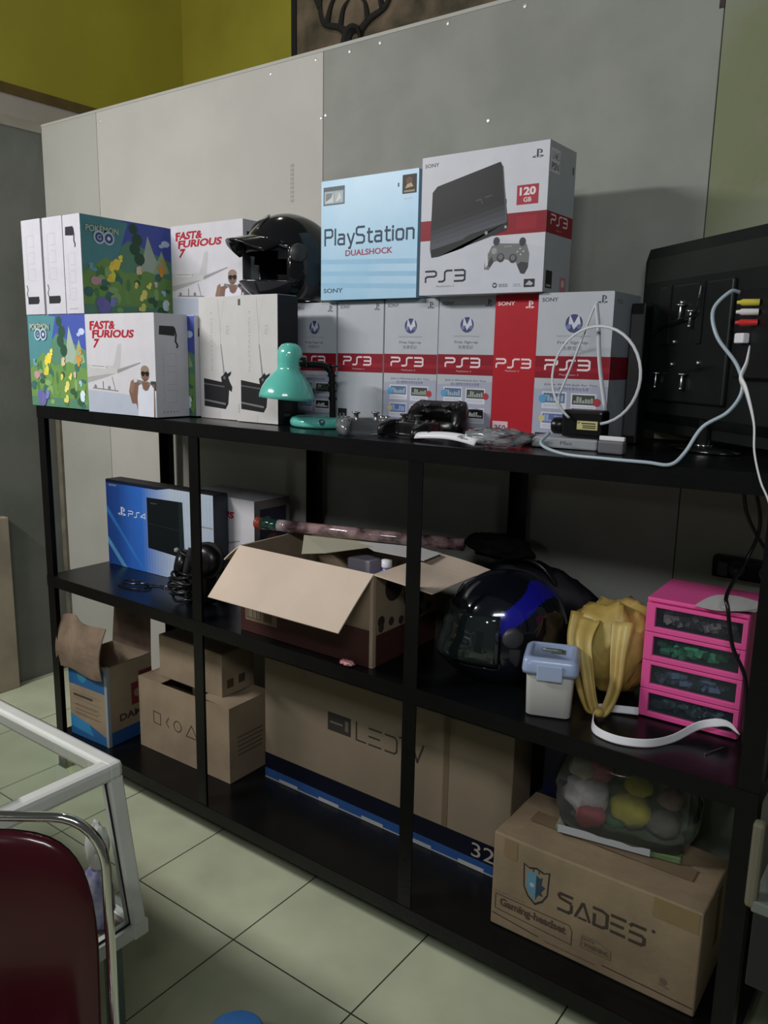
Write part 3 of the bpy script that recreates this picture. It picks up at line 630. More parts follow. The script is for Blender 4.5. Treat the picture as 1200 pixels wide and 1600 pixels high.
b = MB(); b.lathe([(0, 0), (.012, .001), (.024, .006), (.031, .016), (.034, .030), (.0335, .050), (.031, .066), (.033, .074), (.045, .086), (.060, .104), (.070, .124), (.075, .140), (.0755, .150), (.072, .150), (.066, .124), (.050, .096), (.028, .072)], top, ax, 48)
sh = b.build('lamp_shade', TQ, t, True)
b = MB(); b.lathe([(0, .06), (.012, .06), (.013, .085), (.024, .105), (.026, .122), (.018, .138), (0, .143)], top, ax, 20); b.build('light_bulb', mat('opal_bulb', (.6, .6, .56), .3), sh, True)
b = MB(); b.lathe([(.013, -.012), (.013, .012), (0, .013)], Vector((.012, -.1, .178)), (1, .3, 0), 14); b.build('joint', BLACKPL, t, True)

# ================================================================== GAME CONTROLLERS
def controller(root, m, grey=DARKPL):
    """two-grip game controller lying flat, grips toward local -y"""
    b = MB()
    out = [(-.030, .028), (.030, .028), (.062, .030), (.074, .012), (.080, -.02), (.076, -.052), (.066, -.066), (.055, -.060), (.046, -.036), (.034, -.020), (-.034, -.020), (-.046, -.036), (-.055, -.060), (-.066, -.066), (-.076, -.052), (-.080, -.02), (-.074, .012), (-.062, .030)]
    out = [(v.x, v.y) for v in cr([(x, y, 0) for x, y in out], 3)]
    rings = []
    for z, k in ((.004, .80), (.010, .95), (.022, 1.), (.033, .95), (.040, .78)):
        rings.append([b.bm.verts.new((x*(1-(1-k)*.25), y+(1-k)*(-y)*.5, z+(-.012 if y < -.03 else 0)*(abs(y+.03)/.036))) for x, y in out])
    for v in [v for r_ in rings for v in r_]: v.co.z = max(v.co.z, .0005)
    for p, q in zip(rings, rings[1:]):
        for i in range(len(out)): b.bm.faces.new([p[i], p[(i+1) % len(out)], q[(i+1) % len(out)], q[i]])
    b.bm.faces.new(rings[0][::-1]); b.bm.faces.new(rings[-1])
    bmesh.ops.triangulate(b.bm, faces=[f for f in b.bm.faces if len(f.verts) > 4])
    b.build('body', m, root, True)
    for x in (-.026, .026):
        b = MB(); b.lathe([(.009, .034), (.006, .040), (.006, .050), (.011, .053), (.011, .056), (.007, .055), (0, .0555)], (x, -.012, 0), None, 18); b.build('thumbstick', grey, root, True)
    b = MB(); b.box(-.062, -.038, .004, .012, .036, .044, bev=.002); b.box(-.054, -.046, -.004, .020, .036, .044, bev=.002); b.build('direction_pad', grey, root)
    for dx, dy in ((0, .011), (0, -.011), (.011, 0), (-.011, 0)):
        b = MB(); b.lathe([(.0045, .036), (.0045, .044), (0, .045)], (.050+dx, .008+dy, 0), None, 12); b.build('action_button', grey, root, True)
    for s_ in (-1, 1):
        b = MB(); b.box(s_*.048-.014, s_*.048+.014, .026, .044, .010, .030, bev=.006); b.build('shoulder_button', grey, root)
t = thing('game_controller', 'smoky translucent grey game controller beside the lamp base', 'controller', (1.330, .125, zt(1.30)+.001), .9, None); controller(t, mat('smoky_plastic', (.11, .12, .125), .15, coat=.4), STEEL)
t = thing('game_controller', 'black game controller lying in front of the globe-mark console boxes', 'controller', (1.475, .140, zt(1.47)+.001), -.25); controller(t, BLACKPL)
t = thing('game_controller', 'black game controller tipped up against the globe-mark boxes behind the other two', 'controller', (1.485, .250, zt(1.47)+.040), .2, rx=.55); controller(t, BLACKPL)
# white remote and clear bag
t = thing('slim_white_remote', 'slim white curved remote lying on the shelf before the black controllers', 'remote', (1.535, .075, zt(1.55)+.001), -.20)
b = MB(); b.grid(lambda u, v: Vector((.19*u, -.016+.032*v+.012*math.sin(PI*u), .004+.012*math.sin(PI*v)**.5+.006*math.sin(PI*u))), 14, 6); b.thick(.004); b.build('body', WHITEPL, t, True)
b = MB(); b.lathe([(.006, 0), (.005, .003), (0, .0035)], (.03, .003, .020), None, 14); b.build('button', DARKPL, t, True)
CLEAR = film('clear_plastic_film', (.5, .54, .58), .30, .12)
def crumple(name, parent, sx, sy, sz, m, seed=1, n=26, sh=.35, f=9.):
    b = MB(); b.lathe([(0, 0)]+[(math.sin(PI*k/14), .5-.5*math.cos(PI*k/14)) for k in range(1, 14)]+[(0, 1)], seg=n)
    for v in b.bm.verts:
        d = noise.noise_vector(Vector((v.co.x, v.co.y, v.co.z))*f*.35+Vector((seed*7., 1, 2)))*sh
        v.co = Vector(((v.co.x+d.x)*sx/2, (v.co.y+d.y)*sy/2, max(.001/sz, (v.co.z+d.z*.5*min(1, v.co.z*4)))*sz))
    return b.build(name, m, parent, True)
o = crumple('clear_plastic_bag', None, .15, .08, .040, CLEAR, 3, sh=.5, f=16); o.location = (1.742, .075, zt(1.75)+.001); o.rotation_euler.z = .25; tag(o, 'crumpled clear plastic bag lying in front of the all-red console box', 'plastic bag')
o = MB().box(0, .075, 0, .05, 0, .010, bev=.003).build('phone', BLACKPL); o.location = (1.765, .150, zt(1.80)+.001); o.rotation_euler.z = .3; tag(o, 'small flat black gadget on the shelf right of the clear bag', 'gadget')
t = thing('memory_card', 'small black tilted card-like gadget standing behind the smoky controller', 'gadget', (1.262, .262, zt(1.27)+.001), .2)
b = MB(); b.box(0, .04, 0, .012, 0, .035, bev=.003); b.build('body', BLACKPL, t); b = MB(); b.box(.008, .032, -.0012, 0, .012, .024); b.build('sticker', STEEL, t)

# ================================================================== ADAPTER, RING CABLE
t = thing('network_box', 'flat grey plastic box under the black power adapter', 'network box', (1.800, .135, zt(1.85)+.001), .1)
b = MB(); b.box(0, .15, 0, .10, 0, .024, bev=.004); b.build('case', mat('grey_plastic', (.28, .30, .32), .4), t)
a = Art((0, 0, 0), (.15, 0, 0), (0, 0, .024), (0, -1, 0)); a.text('Mini', .45, .35, .62, .7, (.1, .1, .12)); a.build('front_mark', t)
t = thing('power_adapter', 'black plastic power adapter with a yellow label, in front of the rightmost box', 'power adapter', (1.862, .150, zt(1.85)+.0275), .05)
b = MB(); b.box(0, .093, 0, .055, 0, .060, bev=.007); b.build('case', BLACKPL, t)
b = MB(); b.lathe([(0, 0), (.016, 0), (.019, .004), (.019, .03), (0, .032)], (-.026, .022, .022), (1, 0, 0), 18); b.build('plug_end', BLACKPL, t, True)
a = Art((0, 0, 0), (.093, 0, 0), (0, 0, .060), (0, -1, 0)); a.rect(.40, .30, .90, .62, (.48, .44, .18)); a.rect(.415, .33, .885, .59, (.52, .50, .24)); a.line([(.43, .52), (.47, .57)], .03, (.06, .06, .02)); scribble(a, .52, .48, .86, .58, (.07, .07, .03), 1, .05); scribble(a, .55, .34, .86, .48, (.07, .07, .03), 2, .045); a.build('yellow_label', t, 'yellow warning label')
t = thing('white_cable', 'white cable looped in a large ring above the black adapter', 'cable')
ctr = (1.935, 1.498); ring = []
for k in range(33):
    an = math.radians(-125+k*9.3); ring.append((ctr[0]-.107*math.sin(an)*-1 if False else ctr[0]+.106*math.cos(PI*1.28-k*(PI*1.72)/32), .145+.02*math.sin(k/5), ctr[1]+.104*math.sin(PI*1.28-k*(PI*1.72)/32)))
b = MB(); b.tube([(1.885, .140, 1.405)]+ring+[(1.955, .150, 1.395)], .0034, 8, flat=.55)
b.tube(cr([(1.858, .14, 1.452), (1.880, .165, 1.54), (1.908, .185, 1.645), (1.915, .187, 1.652)], 6), .0026, 8)
b.tube(cr([(1.911, .187, 1.652), (1.922, .18, 1.60), (1.935, .17, 1.52), (1.962, .150, 1.425)], 6), .0048, 8, flat=.45); b.tube(cr([(1.858, .14, 1.452), (1.862, .138, 1.43), (1.885, .140, 1.405)], 5), .003, 8, flat=.6)
b.build('loop', mat('white_cable_sheath', (.50, .52, .55), .4), t, True)
b = MB(); b.box(1.965, 2.02, .118, .128, zt(2)+.0275, zt(2)+.037, bev=.002); b.build('plug', WHITEPL, t)
b = MB(); b.box(1.965, 2.02, .112, .136, zt(2)+.0005, zt(2)+.0272, bev=.004); tag(b.build('cable_adapter', mat('grey_plastic2', (.12, .12, .13), .4)), 'small dark adapter block supporting the white plug near the monitor', 'adapter')

# ================================================================== MONITOR SEEN FROM BEHIND
t = thing('television', 'flat black television turned away, its back bracket and screws showing, at right end', 'television', (2.0, .42, zt(2.23)+.0005), math.atan2(-.65, .76))
TVB = mat('tv_back_plastic', (.008, .010, .010), .38, spec=.3, tint=.2); Zb = zt(2.23)
zz = lambda z: z-Zb
b = MB(); pts = [(-.147, 1.371), (-.138, 1.363), (.590, 1.363), (.598, 1.371), (.598, 1.771), (.585, 1.799), (-.131, 1.799), (-.147, 1.771)]
b.prism([(x, .012, zz(z)) for x, z in pts], (0, .026, 0)); b.build('bezel', TVB, t)
b = MB(); I = [(-.133, 1.385), (.585, 1.385), (.585, 1.775), (-.133, 1.775)]; J = [(-.100, 1.41), (.55, 1.41), (.55, 1.715), (-.100, 1.715)]
va = [b.bm.verts.new((x, .012, zz(z))) for x, z in I]; vb = [b.bm.verts.new((x, -.012, zz(z))) for x, z in J]
for k in range(4): b.bm.faces.new([va[k], va[(k+1) % 4], vb[(k+1) % 4], vb[k]])
b.bm.faces.new(vb); b.bm.faces.new(va[::-1])
b.box(-.02, .25, -.022, -.010, zz(1.44), zz(1.70), bev=.004); b.build('rear_cover', TVB, t)
b = MB(); b.box(-.135, .586, .036, .0395, zz(1.39), zz(1.78)); b.build('screen', BLACKGL, t)
b = MB(); b.box(.015, .035, -.026, -.021, zz(1.57), zz(1.70)); b.box(.140, .160, -.026, -.021, zz(1.57), zz(1.70)); b.tube(cr([(-.035, -.028, zz(1.600)), (.06, -.034, zz(1.618)), (.14, -.034, zz(1.632)), (.152, -.034, zz(1.66)), (.152, -.03, zz(1.69))], 5), .0022, 6); b.build('bracket', mat('black_bracket', (.02, .02, .02), .3, metal=.5), t)
for x, z in [(.058, 1.574), (.056, 1.524), (.156, 1.528), (.075, 1.66)]:
    b = MB(); b.lathe([(.0055, 0), (.0055, .003), (.003, .0045), (0, .005)], (x, -.022, zz(z)), (0, -1, 0), 12); b.build('screw', STEEL, t, True)
for x, z in [(.007, 1.504), (.113, 1.504), (.085, 1.655), (.125, 1.64)]:
    b = MB(); b.lathe([(.011, -.001), (.011, .001), (0, .001)], (x, -.030, zz(z)), (0, 0, 1), 14); b.lathe([(.0028, 0), (.0028, -.030), (.0045, -.031), (.0045, -.036), (0, -.036)], (x, -.030, zz(z)), (.08, 0, 1), 10); b.box(x-.004, x+.004, -.03, -.018, zz(z)-.003, zz(z)-.001); b.build('thumb_bolt', STEEL, t, True)
b = MB(); b.lathe([(.016, 0), (.014, .012), (.014, .060)], (.164, .004, .010), None, 18); b.build('stand_neck', BLACKGL, t, True)
b = MB(); b.lathe([(0, 0), (.100, 0), (.102, .004), (.030, .009), (0, .009)], (.164, .008, 0), None, 36, sy=.55); st = b.build('stand_foot', BLACKGL, t, True)
b = MB(); b.lathe([(.019, .009), (.022, .011), (.020, .014), (.016, .014)], (.164, .004, 0), None, 24); b.build('collar', CHROME, st, True)
b = MB(); b.box(.285, .42, -.030, -.008, zz(1.50), zz(1.675), bev=.003); b.build('connector_panel', BLACKPL, t)
for z, c in [(1.645, (.55, .47, .06)), (1.627, (.6, .6, .6)), (1.607, (.5, .03, .03))]:
    b = MB(); b.lathe([(.0065, 0), (.0065, .03), (.004, .034), (.003, .04), (0, .04)], (.345, -.030, zz(z)), (-.55, -.75, 0), 12); b.build('av_plug', ink(c, .3), t, True)
b = MB(); b.box(.300, .328, -.046, -.030, zz(1.568), zz(1.588), bev=.003); b.build('white_plug', WHITEPL, t)
t = thing('black_speaker', 'slim black box standing between the rightmost console box and the television', 'box', (1.929, .350, zt(1.929)+.001))
b = MB(); b.box(0, .036, 0, .055, 0, .325, bev=.005); b.build('enclosure', BLACKPL, t); b = MB(); b.box(.004, .032, -.001, .001, .02, .30); b.build('grille', DARKPL, t)
# cables running to the monitor
ct = mat('pale_blue_cable', (.36, .44, .50), .35)
P_ = [(1.858, .10, 1.372), (1.862, .055, 1.352), (1.93, .02, zt(1.93)+.004), (2.03, .001, zt(2.0)+.004), (2.11, -.006, zt(2.1)+.004), (2.155, -.006, zt(2.1)+.004), (2.175, .012, 1.365), (2.197, .03, 1.412), (2.235, .05, 1.442), (2.253, .06, 1.482), (2.237, .07, 1.527), (2.195, .08, 1.578), (2.178, .10, 1.628), (2.200, .12, 1.662), (2.212, .14, 1.663)]
b = MB(); b.tube(cr(P_, 7), .0036, 8); tag(b.build('signal_cable', ct, None, True), 'pale blue cable curving from the adapter up across the back of the television', 'cable')
P_ = [(2.258, .06, 1.560), (2.262, .03, 1.53), (2.262, .0, 1.505), (2.278, -.025, 1.485), (2.297, -.03, 1.43), (2.303, -.03, 1.38), (2.318, -.03, 1.33), (2.340, -.03, 1.28), (2.366, -.04, 1.16), (2.385, -.10, 1.04), (2.46, -.22, .8), (2.50, -.24, .5), (2.58, -.22, .2), (2.62, -.20, .006)]
b = MB(); b.tube(cr(P_, 6), lambda s_: .0036+.0042*max(0, math.sin(min(1, s_*3.2)*PI)), 8, flat=.45); tag(b.build('flat_white_cable', WHITEPL, None, True), 'flat white cable dropping from the television past the shelf edge', 'cable')
b = MB(); b.box(1.965, 2.365, .478, .500, zt(2.365)+.001, zt(2.1)+.038, bev=.002); tag(b.build('wooden_strip', mat('olive_wood', (.14, .13, .09), .8, tint=.3)), 'dull wooden strip on the shelf behind the television foot', 'board')

# ================================================================== MIDDLE SHELF
BZ = Z2+E_
t = thing('console_box', 'blue console box with black console picture on the middle shelf, left end', 'box', (.028, .238, BZ), .035)
wd, dp, hh = .565, .068, .322
boxbody(t, wd, dp, hh, mat('dark_blue_card', (.012, .018, .035), .5)); lidflap(t, wd, dp, hh, mat('black_card', (.010, .011, .014), .6))
a = face(wd, dp, hh, 'front')
N = 36
for k in range(N):
    u = k/N; v = min(1, u/.62)
    c0 = (.015, .055, .25); c1 = (.03, .14, .52); c2 = (.42, .50, .60)
    c = tuple((c0[i]*(1-v/.55)+c1[i]*v/.55) if v < .55 else (c1[i]*(1-(v-.55)/.45)+c2[i]*(v-.55)/.45) for i in range(3))
    a.lay = 1; a.poly([(u-.0, 0), (u+1/N+.001, 0), (min(1, u+1/N+.001), 1), (u, 1)], c)
a.lay = 6; a.poly([(.0, .62), (.35, .0), (.38, 0), (0, .70)], (.03, .16, .50)); a.poly([(.0, .25), (.14, 0), (.19, 0), (.0, .33)], (.10, .30, .55))
a.poly([(0, .965), (.5, .965), (.62, 1), (0, 1)], (.008, .012, .03))
a.text('SONY', .03, .93, .11, .95, (.5, .52, .6)); ps_mark(a, .115, .60, .08, .105, (.62, .66, .75)); ps3_strokes(a, .22, .61, .165, .062, (.60, .64, .72), .010, True)
a.poly([(.405, .29), (.745, .255), (.735, .875), (.405, .865)], (.006, .009, .011)); a.poly([(.405, .57), (.74, .55), (.74, .556), (.405, .576)], (.02, .025, .03)); a.poly([(.70, .26), (.745, .255), (.735, .875), (.70, .873)], (.012, .02, .022))
a.text('SONY', .44, .80, .50, .815, (.12, .13, .14)); a.rect(.86, .64, .995, .655, (.25, .27, .3)); a.build('cover_print', t)
t, F = carton('console_box', 'white box with red title partly hidden behind the blue console box', None, .362, .707, .335, .17, BZ, 1.046)
a = F('front'); film_cover(a); a.build('cover_print', t); a = F('right'); a.rect(0, 0, 1, 1, (.16, .15, .14)); a.rect(.15, .2, .9, .9, (.03, .03, .05)); a.ell(.5, .5, .2, (.14, .05, .05)); a.ell(.35, .75, .12, (.12, .12, .18)); a.build('side_print', t)

def openbox(root, w_, d_, h_, m, flaps, mi=None, th=.004, inner=None):
    """open carton: bottom, four walls, and flaps given as (edge, out, drop, skew)"""
    b = MB(); b.box(0, w_, 0, d_, 0, th); b.box(0, w_, 0, th, th, h_); b.box(0, w_, d_-th, d_, th, h_); b.box(0, th, th, d_-th, th, h_); b.box(w_-th, w_, th, d_-th, th, h_)
    b.build('carton_body', m, root)
    for e, out, rise, sk in flaps:
        if e == 'front': P0, P1, o_ = (0, 0), (w_, 0), (0, -1)
        if e == 'back': P0, P1, o_ = (w_, d_), (0, d_), (0, 1)
        if e == 'left': P0, P1, o_ = (0, d_), (0, 0), (-1, 0)
        if e == 'right': P0, P1, o_ = (w_, 0), (w_, d_), (1, 0)
        b = MB(); dx, dy = P1[0]-P0[0], P1[1]-P0[1]
        def fn(u, v):
            ss = u+(sk*v*(1-2*u))
            return Vector((P0[0]+dx*ss+o_[0]*out*v, P0[1]+dy*ss+o_[1]*out*v, h_+.0015+rise*v+.004*math.sin(v*PI)*math.sin(u*7)))
        b.grid(fn, 10, 6); b.thick(.0035); b.build('flap', inner or m, root, False)
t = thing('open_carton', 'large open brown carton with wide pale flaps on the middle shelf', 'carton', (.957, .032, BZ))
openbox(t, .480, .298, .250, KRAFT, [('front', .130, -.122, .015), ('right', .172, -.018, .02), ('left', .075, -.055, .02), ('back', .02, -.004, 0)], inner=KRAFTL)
a = Art((0, 0, 0), (.48, 0, 0), (0, 0, .25), (0, -1, 0)); BR = (.055, .022, .018)
a.rect(0, 0, 1, .40, BR); a.rect(.04, .14, .30, .36, (.20, .15, .10)); a.rect(.05, .17, .17, .33, (.06, .05, .04))
for k in range(9): a.rect(.055+.012*k, .18, .060+.012*k+.003*(k % 3), .32, (.26, .21, .15))
a.rect(.19, .17, .26, .33, (.09, .06, .03)); a.build('front_print', t, 'dark brown printed band with a bar code')
a = Art((.48, 0, 0), (0, .298, 0), (0, 0, .25), (1, 0, 0)); a.rect(.05, 0, 1, .34, BR)
for x, y, r in [(.30, .80, .13), (.62, .62, .16), (.80, .85, .08), (.55, .40, .06), (.12, .47, .05)]: a.ell(x, y, r, (.03, .022, .02))
for k in range(6): a.ell(.12+.15*k, .40+.03*(k % 2), .04, (.04, .03, .025))
a.build('side_print', t, 'dark blotchy print'); b = MB(); b.box(.4705, .4815, -.0012, .010, 0, .25); b.build('corner_tape', mat('kraft_tape', (.36, .27, .19), .6), t)
a = None
# things in and on the carton
b = MB(); b.tube([(.862, .196, 1.018), (1.500, .365, 1.018)], .0175, 24)
t = thing('wrapping_roll', 'long glossy roll of patterned wrapping paper lying across the open carton', 'paper roll', (.862, .196, 1.018), math.atan2(.169, .638))
b.bm.free(); b = MB(); b.tube([(0, 0, 0), (.66, 0, 0)], .0175, 28)
rollm = mat('wrap_film', (.30, .20, .20), .07, coat=.8, scale=24, c2=(.04, .02, .025)); b.build('roll', rollm, t, True)
b = MB(); b.tube([(.012, 0, 0), (.075, 0, 0)], .0178, 28); b.build('green_end', mat('wrap_green', (.02, .09, .065), .1, coat=.8, tint=.5, scale=30), t, True)
b = MB(); b.tube([(.074, 0, 0), (.105, 0, 0)], .0179, 28); b.build('pale_band', mat('wrap_pale', (.50, .42, .42), .1, coat=.8, tint=.3, scale=30), t, True)
b = MB(); b.lathe([(0, -.004), (.017, -.004), (.0185, 0), (.0185, .018), (.017, .018)], (-.001, 0, 0), (1, 0, 0), 28); b.build('end_cap', mat('red_cap', (.38, .06, .04), .4), t, True)
def sheet(name, pts, m, label, cat, t_=.0012):
    b = MB(); b.prism(pts, (0, 0, t_)); return tag(b.build(name, m), label, cat)
ZC = BZ+.2535
sheet('paper_sheet', [(1.02, .235, ZC+.002), (1.155, .075, ZC-.004), (1.215, .11, ZC+.001), (1.30, .325, ZC+.002)], mat('cream_paper', (.42, .40, .30), .8), 'cream paper sheet poking out beneath the wrapping roll', 'paper')
sheet('paper_sheet', [(1.20, .270, ZC+.002), (1.30, .215, ZC+.001), (1.470, .210, ZC+.003), (1.466, .300, ZC+.004), (1.36, .335, ZC+.003)], mat('white_paper', (.50, .50, .50), .8), 'white paper sheet on the back corner of the open carton', 'paper')
t = thing('purple_bottle', 'purple and white plastic bottle inside the open carton', 'bottle', (1.33, .235, BZ+.006))
b = MB(); b.lathe([(0, 0), (.032, 0), (.034, .01), (.034, .16), (.026, .185), (.013, .195), (.013, .205), (0, .205)], seg=24); b.build('bottle_body', mat('purple_plastic', (.16, .11, .42), .3), t, True)
b = MB(); b.lathe([(.015, .2055), (.015, .225), (0, .226)], seg=18); b.build('cap', WHITEPL, t, True)
t = thing('pale_box', 'pale lilac packet inside the open carton beside the purple bottle', 'packet', (1.20, .22, BZ+.006))
b = MB(); b.box(0, .08, 0, .06, 0, .215, bev=.004); b.build('packet', mat('lilac_card', (.32, .30, .36), .5), t); b = MB(); b.box(.01, .07, -.0008, 0, .08, .15); b.build('label_patch', ink((.2, .17, .3)), t)
b = MB(); b.tube(cr([(1.12, .20, BZ+.02), (1.10, .17, BZ+.14), (1.13, .16, BZ+.20), (1.16, .18, BZ+.16), (1.17, .19, BZ+.03)], 6), .003, 8); tag(b.build('coiled_lead', BLACKPL, None, True), 'black cord looping inside the open carton', 'cord')
o = crumple('black_cloth', None, .20, .10, .070, mat('black_fabric', (.005, .005, .006), .9, spec=.1, tint=.4, scale=20), 5, sh=.3, f=10.); o.location = (1.57, .445, BZ+.235); tag(o, 'black crumpled cloth bundle behind the right flap of the open carton', 'cloth')
o = crumple('black_bag', None, .40, .115, .235, mat('black_bag_nylon', (.005, .005, .008), .6, spec=.15, tint=.4, scale=20), 8, sh=.20, f=8.); o.location = (1.660, .478, BZ); tag(o, 'black crumpled nylon bag against the wall behind the blue and black helmet', 'bag')
b = MB(); b.tube(cr([(1.60, .46, BZ+.19), (1.64, .44, BZ+.245), (1.70, .44, BZ+.235), (1.75, .45, BZ+.18)], 6), .006, 8, flat=.5); tag(b.build('black_strap', BLACKPL, None, True), 'black carrying strap arched over the nylon bag', 'strap')
o = crumple('pink_wrapper', None, .045, .03, .012, mat('pink_film', (.48, .22, .24), .3), 4, sh=.4); o.location = (1.372, .012, BZ+.0005); tag(o, 'pink wrapper scrap at the shelf edge below the open carton', 'wrapper')

# headset bundle
t = thing('headset', 'black headset with folded band and grey microphone tip beside the blue box', 'headset', (.650, .118, BZ), -.25)
t.scale = (1.2, 1.1, 1.15)
for s_, nm in ((-1, 0), (1, 1)):
    c = Vector((s_*.068, .0, .115+.02*s_)); ax = Vector((s_*.55, -.8, .2))
    b = MB(); b.lathe([(0, -.022), (.030, -.020), (.042, -.010), (.044, .004), (.036, .014), (.022, .020), (0, .021)], c, ax, 26); e = b.build('ear_cup', BLACKPL, t, True)
    b = MB(); b.lathe([(.040, -.030), (.050, -.024), (.050, -.010), (.036, -.010), (.030, -.026)], c, ax, 26); b.build('ear_cushion', mat('black_foam', (.010, .010, .010), .9), e, True)
b = MB(); b.tube(cr([(-.075, .03, .12), (-.085, .06, .07), (-.05, .075, .02), (0, .08, .012), (.05, .075, .02), (.085, .06, .07), (.075, .03, .13)], 7), .010, 10, flat=.5); b.build('headband', BLACKPL, t, True)
b = MB(); b.tube(cr([(.07, -.02, .13), (.03, -.045, .15), (.005, -.05, .155)], 6), .003, 8); mb_ = b.build('microphone_boom', BLACKPL, t, True)
b = MB(); b.lathe([(0, -.008), (.007, -.004), (.008, 0), (.007, .004), (0, .008)], (.002, -.05, .156), None, 14); b.build('microphone_tip', mat('grey_foam', (.22, .22, .2), .8), mb_, True)
pts = []
for k in range(90):
    an = k*.42; r_ = .040+.012*math.sin(k*.37); pts.append((r_*math.cos(an)*1.2+.008, -.035+r_*.7*math.sin(an), .006+.085*(k/90)+.004*math.sin(k)))
b = MB(); b.tube(pts, .0042, 7); b.build('coiled_cable', BLACKPL, t, True)
b = MB(); b.box(-.05, .06, -.005, .045, .001, .09, bev=.012); b.build('cable_control_box', BLACKPL, t)
t = thing('audio_cable', 'thin black cable with small silver plugs lying in front of the blue box', 'cable', (.385, .125, BZ))
b = MB(); b.tube(cr([(-.10, -.03, .003), (-.06, -.05, .003), (.01, -.045, .003), (.04, -.01, .004), (.0, .02, .003), (-.08, .015, .003), (-.095, -.02, .006), (-.04, -.02, .006), (.03, .03, .003), (.06, .035, .003)], 7), .0025, 7); b.build('wire', BLACKPL, t, True)
for p_ in [(-.035, -.022, .007), (-.015, .0, .007), (.066, .037, .004)]:
    b = MB(); b.lathe([(.0035, 0), (.0035, .012), (.002, .013), (.0015, .022), (0, .022)], p_, (.7, .5, .1), 10); b.build('plug', STEEL, t, True)

# storage jar
t = thing('food_container', 'square white container with pale blue clip lid on the middle shelf', 'container', (1.899, .098, BZ), .36)
b = MB(); s_ = .052
def rsq(h_, z, n_=10, p=.22):
    return [(math.copysign(abs(math.cos(2*PI*k/(4*n_)))**p, math.cos(2*PI*k/(4*n_)))*h_, math.copysign(abs(math.sin(2*PI*k/(4*n_)))**p, math.sin(2*PI*k/(4*n_)))*h_, z) for k in range(4*n_)]
def loft(b, secs, cap0=True, cap1=True, mi=0):
    R_ = [[b.bm.verts.new(p_) for p_ in s__] for s__ in secs]
    for p_, q_ in zip(R_, R_[1:]):
        for i in range(len(p_)): b.bm.faces.new([p_[i], p_[(i+1) % len(p_)], q_[(i+1) % len(p_)], q_[i]]).material_index = mi
    if cap0: b.bm.faces.new(R_[0][::-1]).material_index = mi
    if cap1: b.bm.faces.new(R_[-1]).material_index = mi
    return b
loft(b, [rsq(.046, 0), rsq(.050, .004), rsq(.053, .105), rsq(.054, .112)]); b.build('tub', mat('milky_plastic', (.58, .57, .55), .3), t, True)
b = MB(); loft(b, [rsq(.054, .104), rsq(.062, .104), rsq(.063, .112), rsq(.061, .134), rsq(.055, .140), rsq(.046, .1415), rsq(.044, .138)]); ld = b.build('lid', mat('pale_blue_lid', (.30, .38, .56), .22), t, True)
b = MB(); b.box(-.028, .028, -.0655, -.061, .092, .128, bev=.002); b.build('clip', mat('clip_blue', (.34, .42, .60), .2), ld)
b = MB(); b.box(-.002, .030, -.012, .018, .138, .1385); b.box(-.024, .022, -.002, .016, .1385, .1415, bev=.001); b.build('lid_sticker', mat('dark_green_label', (.10, .13, .13), .4), ld)
b = MB(); b.box(-.016, .012, .001, .004, .1416, .1418); b.box(-.022, -.016, .0, .01, .1416, .1418); b.build('sticker_print', mat('pale_print', (.5, .52, .5), .4), ld)

# yellow carrier bag
YB = mat('yellow_bag_film', (.46, .36, .11), .42, spec=.3, tint=.35, scale=9, bump=.6, bscale=18, c2=(.33, .22, .05))
t = thing('plastic_bag', 'yellow plastic carrier bag with knotted handles beside the pink drawers', 'bag', (1.968, .306, BZ))
b = MB(); b.lathe([(0, 0)]+[(math.sin(PI*k/20)**.7, .5-.5*math.cos(PI*k/20)) for k in range(1, 20)]+[(0, 1)], seg=40)
for v in b.bm.verts:
    p_ = v.co.copy(); an = math.atan2(p_.y, p_.x)
    f_ = 1+.16*noise.noise(p_*2.2)+.10*noise.noise(p_*5)+(.18*max(0, p_.z-.3) if abs(an+2.6) < .8 else 0)
    v.co = Vector((p_.x*.103*f_+.012*noise.noise(p_*9), p_.y*.095*f_+.012*noise.noise(p_*9+Vector((5, 0, 0))), max(.001, p_.z*.222*(1+.16*noise.noise(p_*3.3)))))
b.build('bag_body', YB, t, True)
def ribbon(b, pts, wd, side, n=6, th=.0015, wave=.005):
    C_ = cr(pts, n); sd = Vector(side).normalized(); m_ = len(C_)
    def fn(u, v):
        i = min(int(u*(m_-1)+.5), m_-1); ww = wd(i/(m_-1)) if callable(wd) else wd
        T_ = (C_[min(i+1, m_-1)]-C_[max(i-1, 0)]).normalized(); B_ = sd-T_*sd.dot(T_); B_.normalize(); N_ = T_.cross(B_)
        return C_[i]+B_*(v-.5)*ww+N_*wave*math.sin(v*PI*2)*min(1, ww/.02)
    b.grid(fn, m_-1, 6); b.thick(th)
b = MB(); ribbon(b, [(-.035, -.080, .19), (-.030, -.125, .15), (-.005, -.155, .09), (.022, -.180, .030), (.040, -.185, .010), (.056, -.178, .028), (.062, -.150, .08), (.052, -.115, .14), (.045, -.080, .20)], lambda u: .052-.030*math.sin(u*PI), (1, .2, .3)); b.build('bag_handle', YB, t, True)
b = MB(); ribbon(b, [(-.06, -.075, .20), (-.055, -.11, .14), (-.025, -.145, .07), (.012, -.178, .02), (.028, -.186, .012)], lambda u: .050-.034*u, (1, .3, .2)); b.build('bag_handle', YB, t, True)
b = MB(); b.lathe([(0, 0), (.010, .004), (.013, .012), (.008, .020), (0, .022)], (.038, -.186, .006), (.3, -.3, 1), 12); b.build('knot', YB, t, True)
o = crumple('snack_packet', None, .075, .05, .13, mat('red_striped_foil', (.20, .05, .04), .3, scale=22, c2=(.32, .22, .15)), 6, sh=.22); o.location = (1.868, .335, BZ); tag(o, 'red striped snack packet showing left of the yellow bag', 'snack packet')

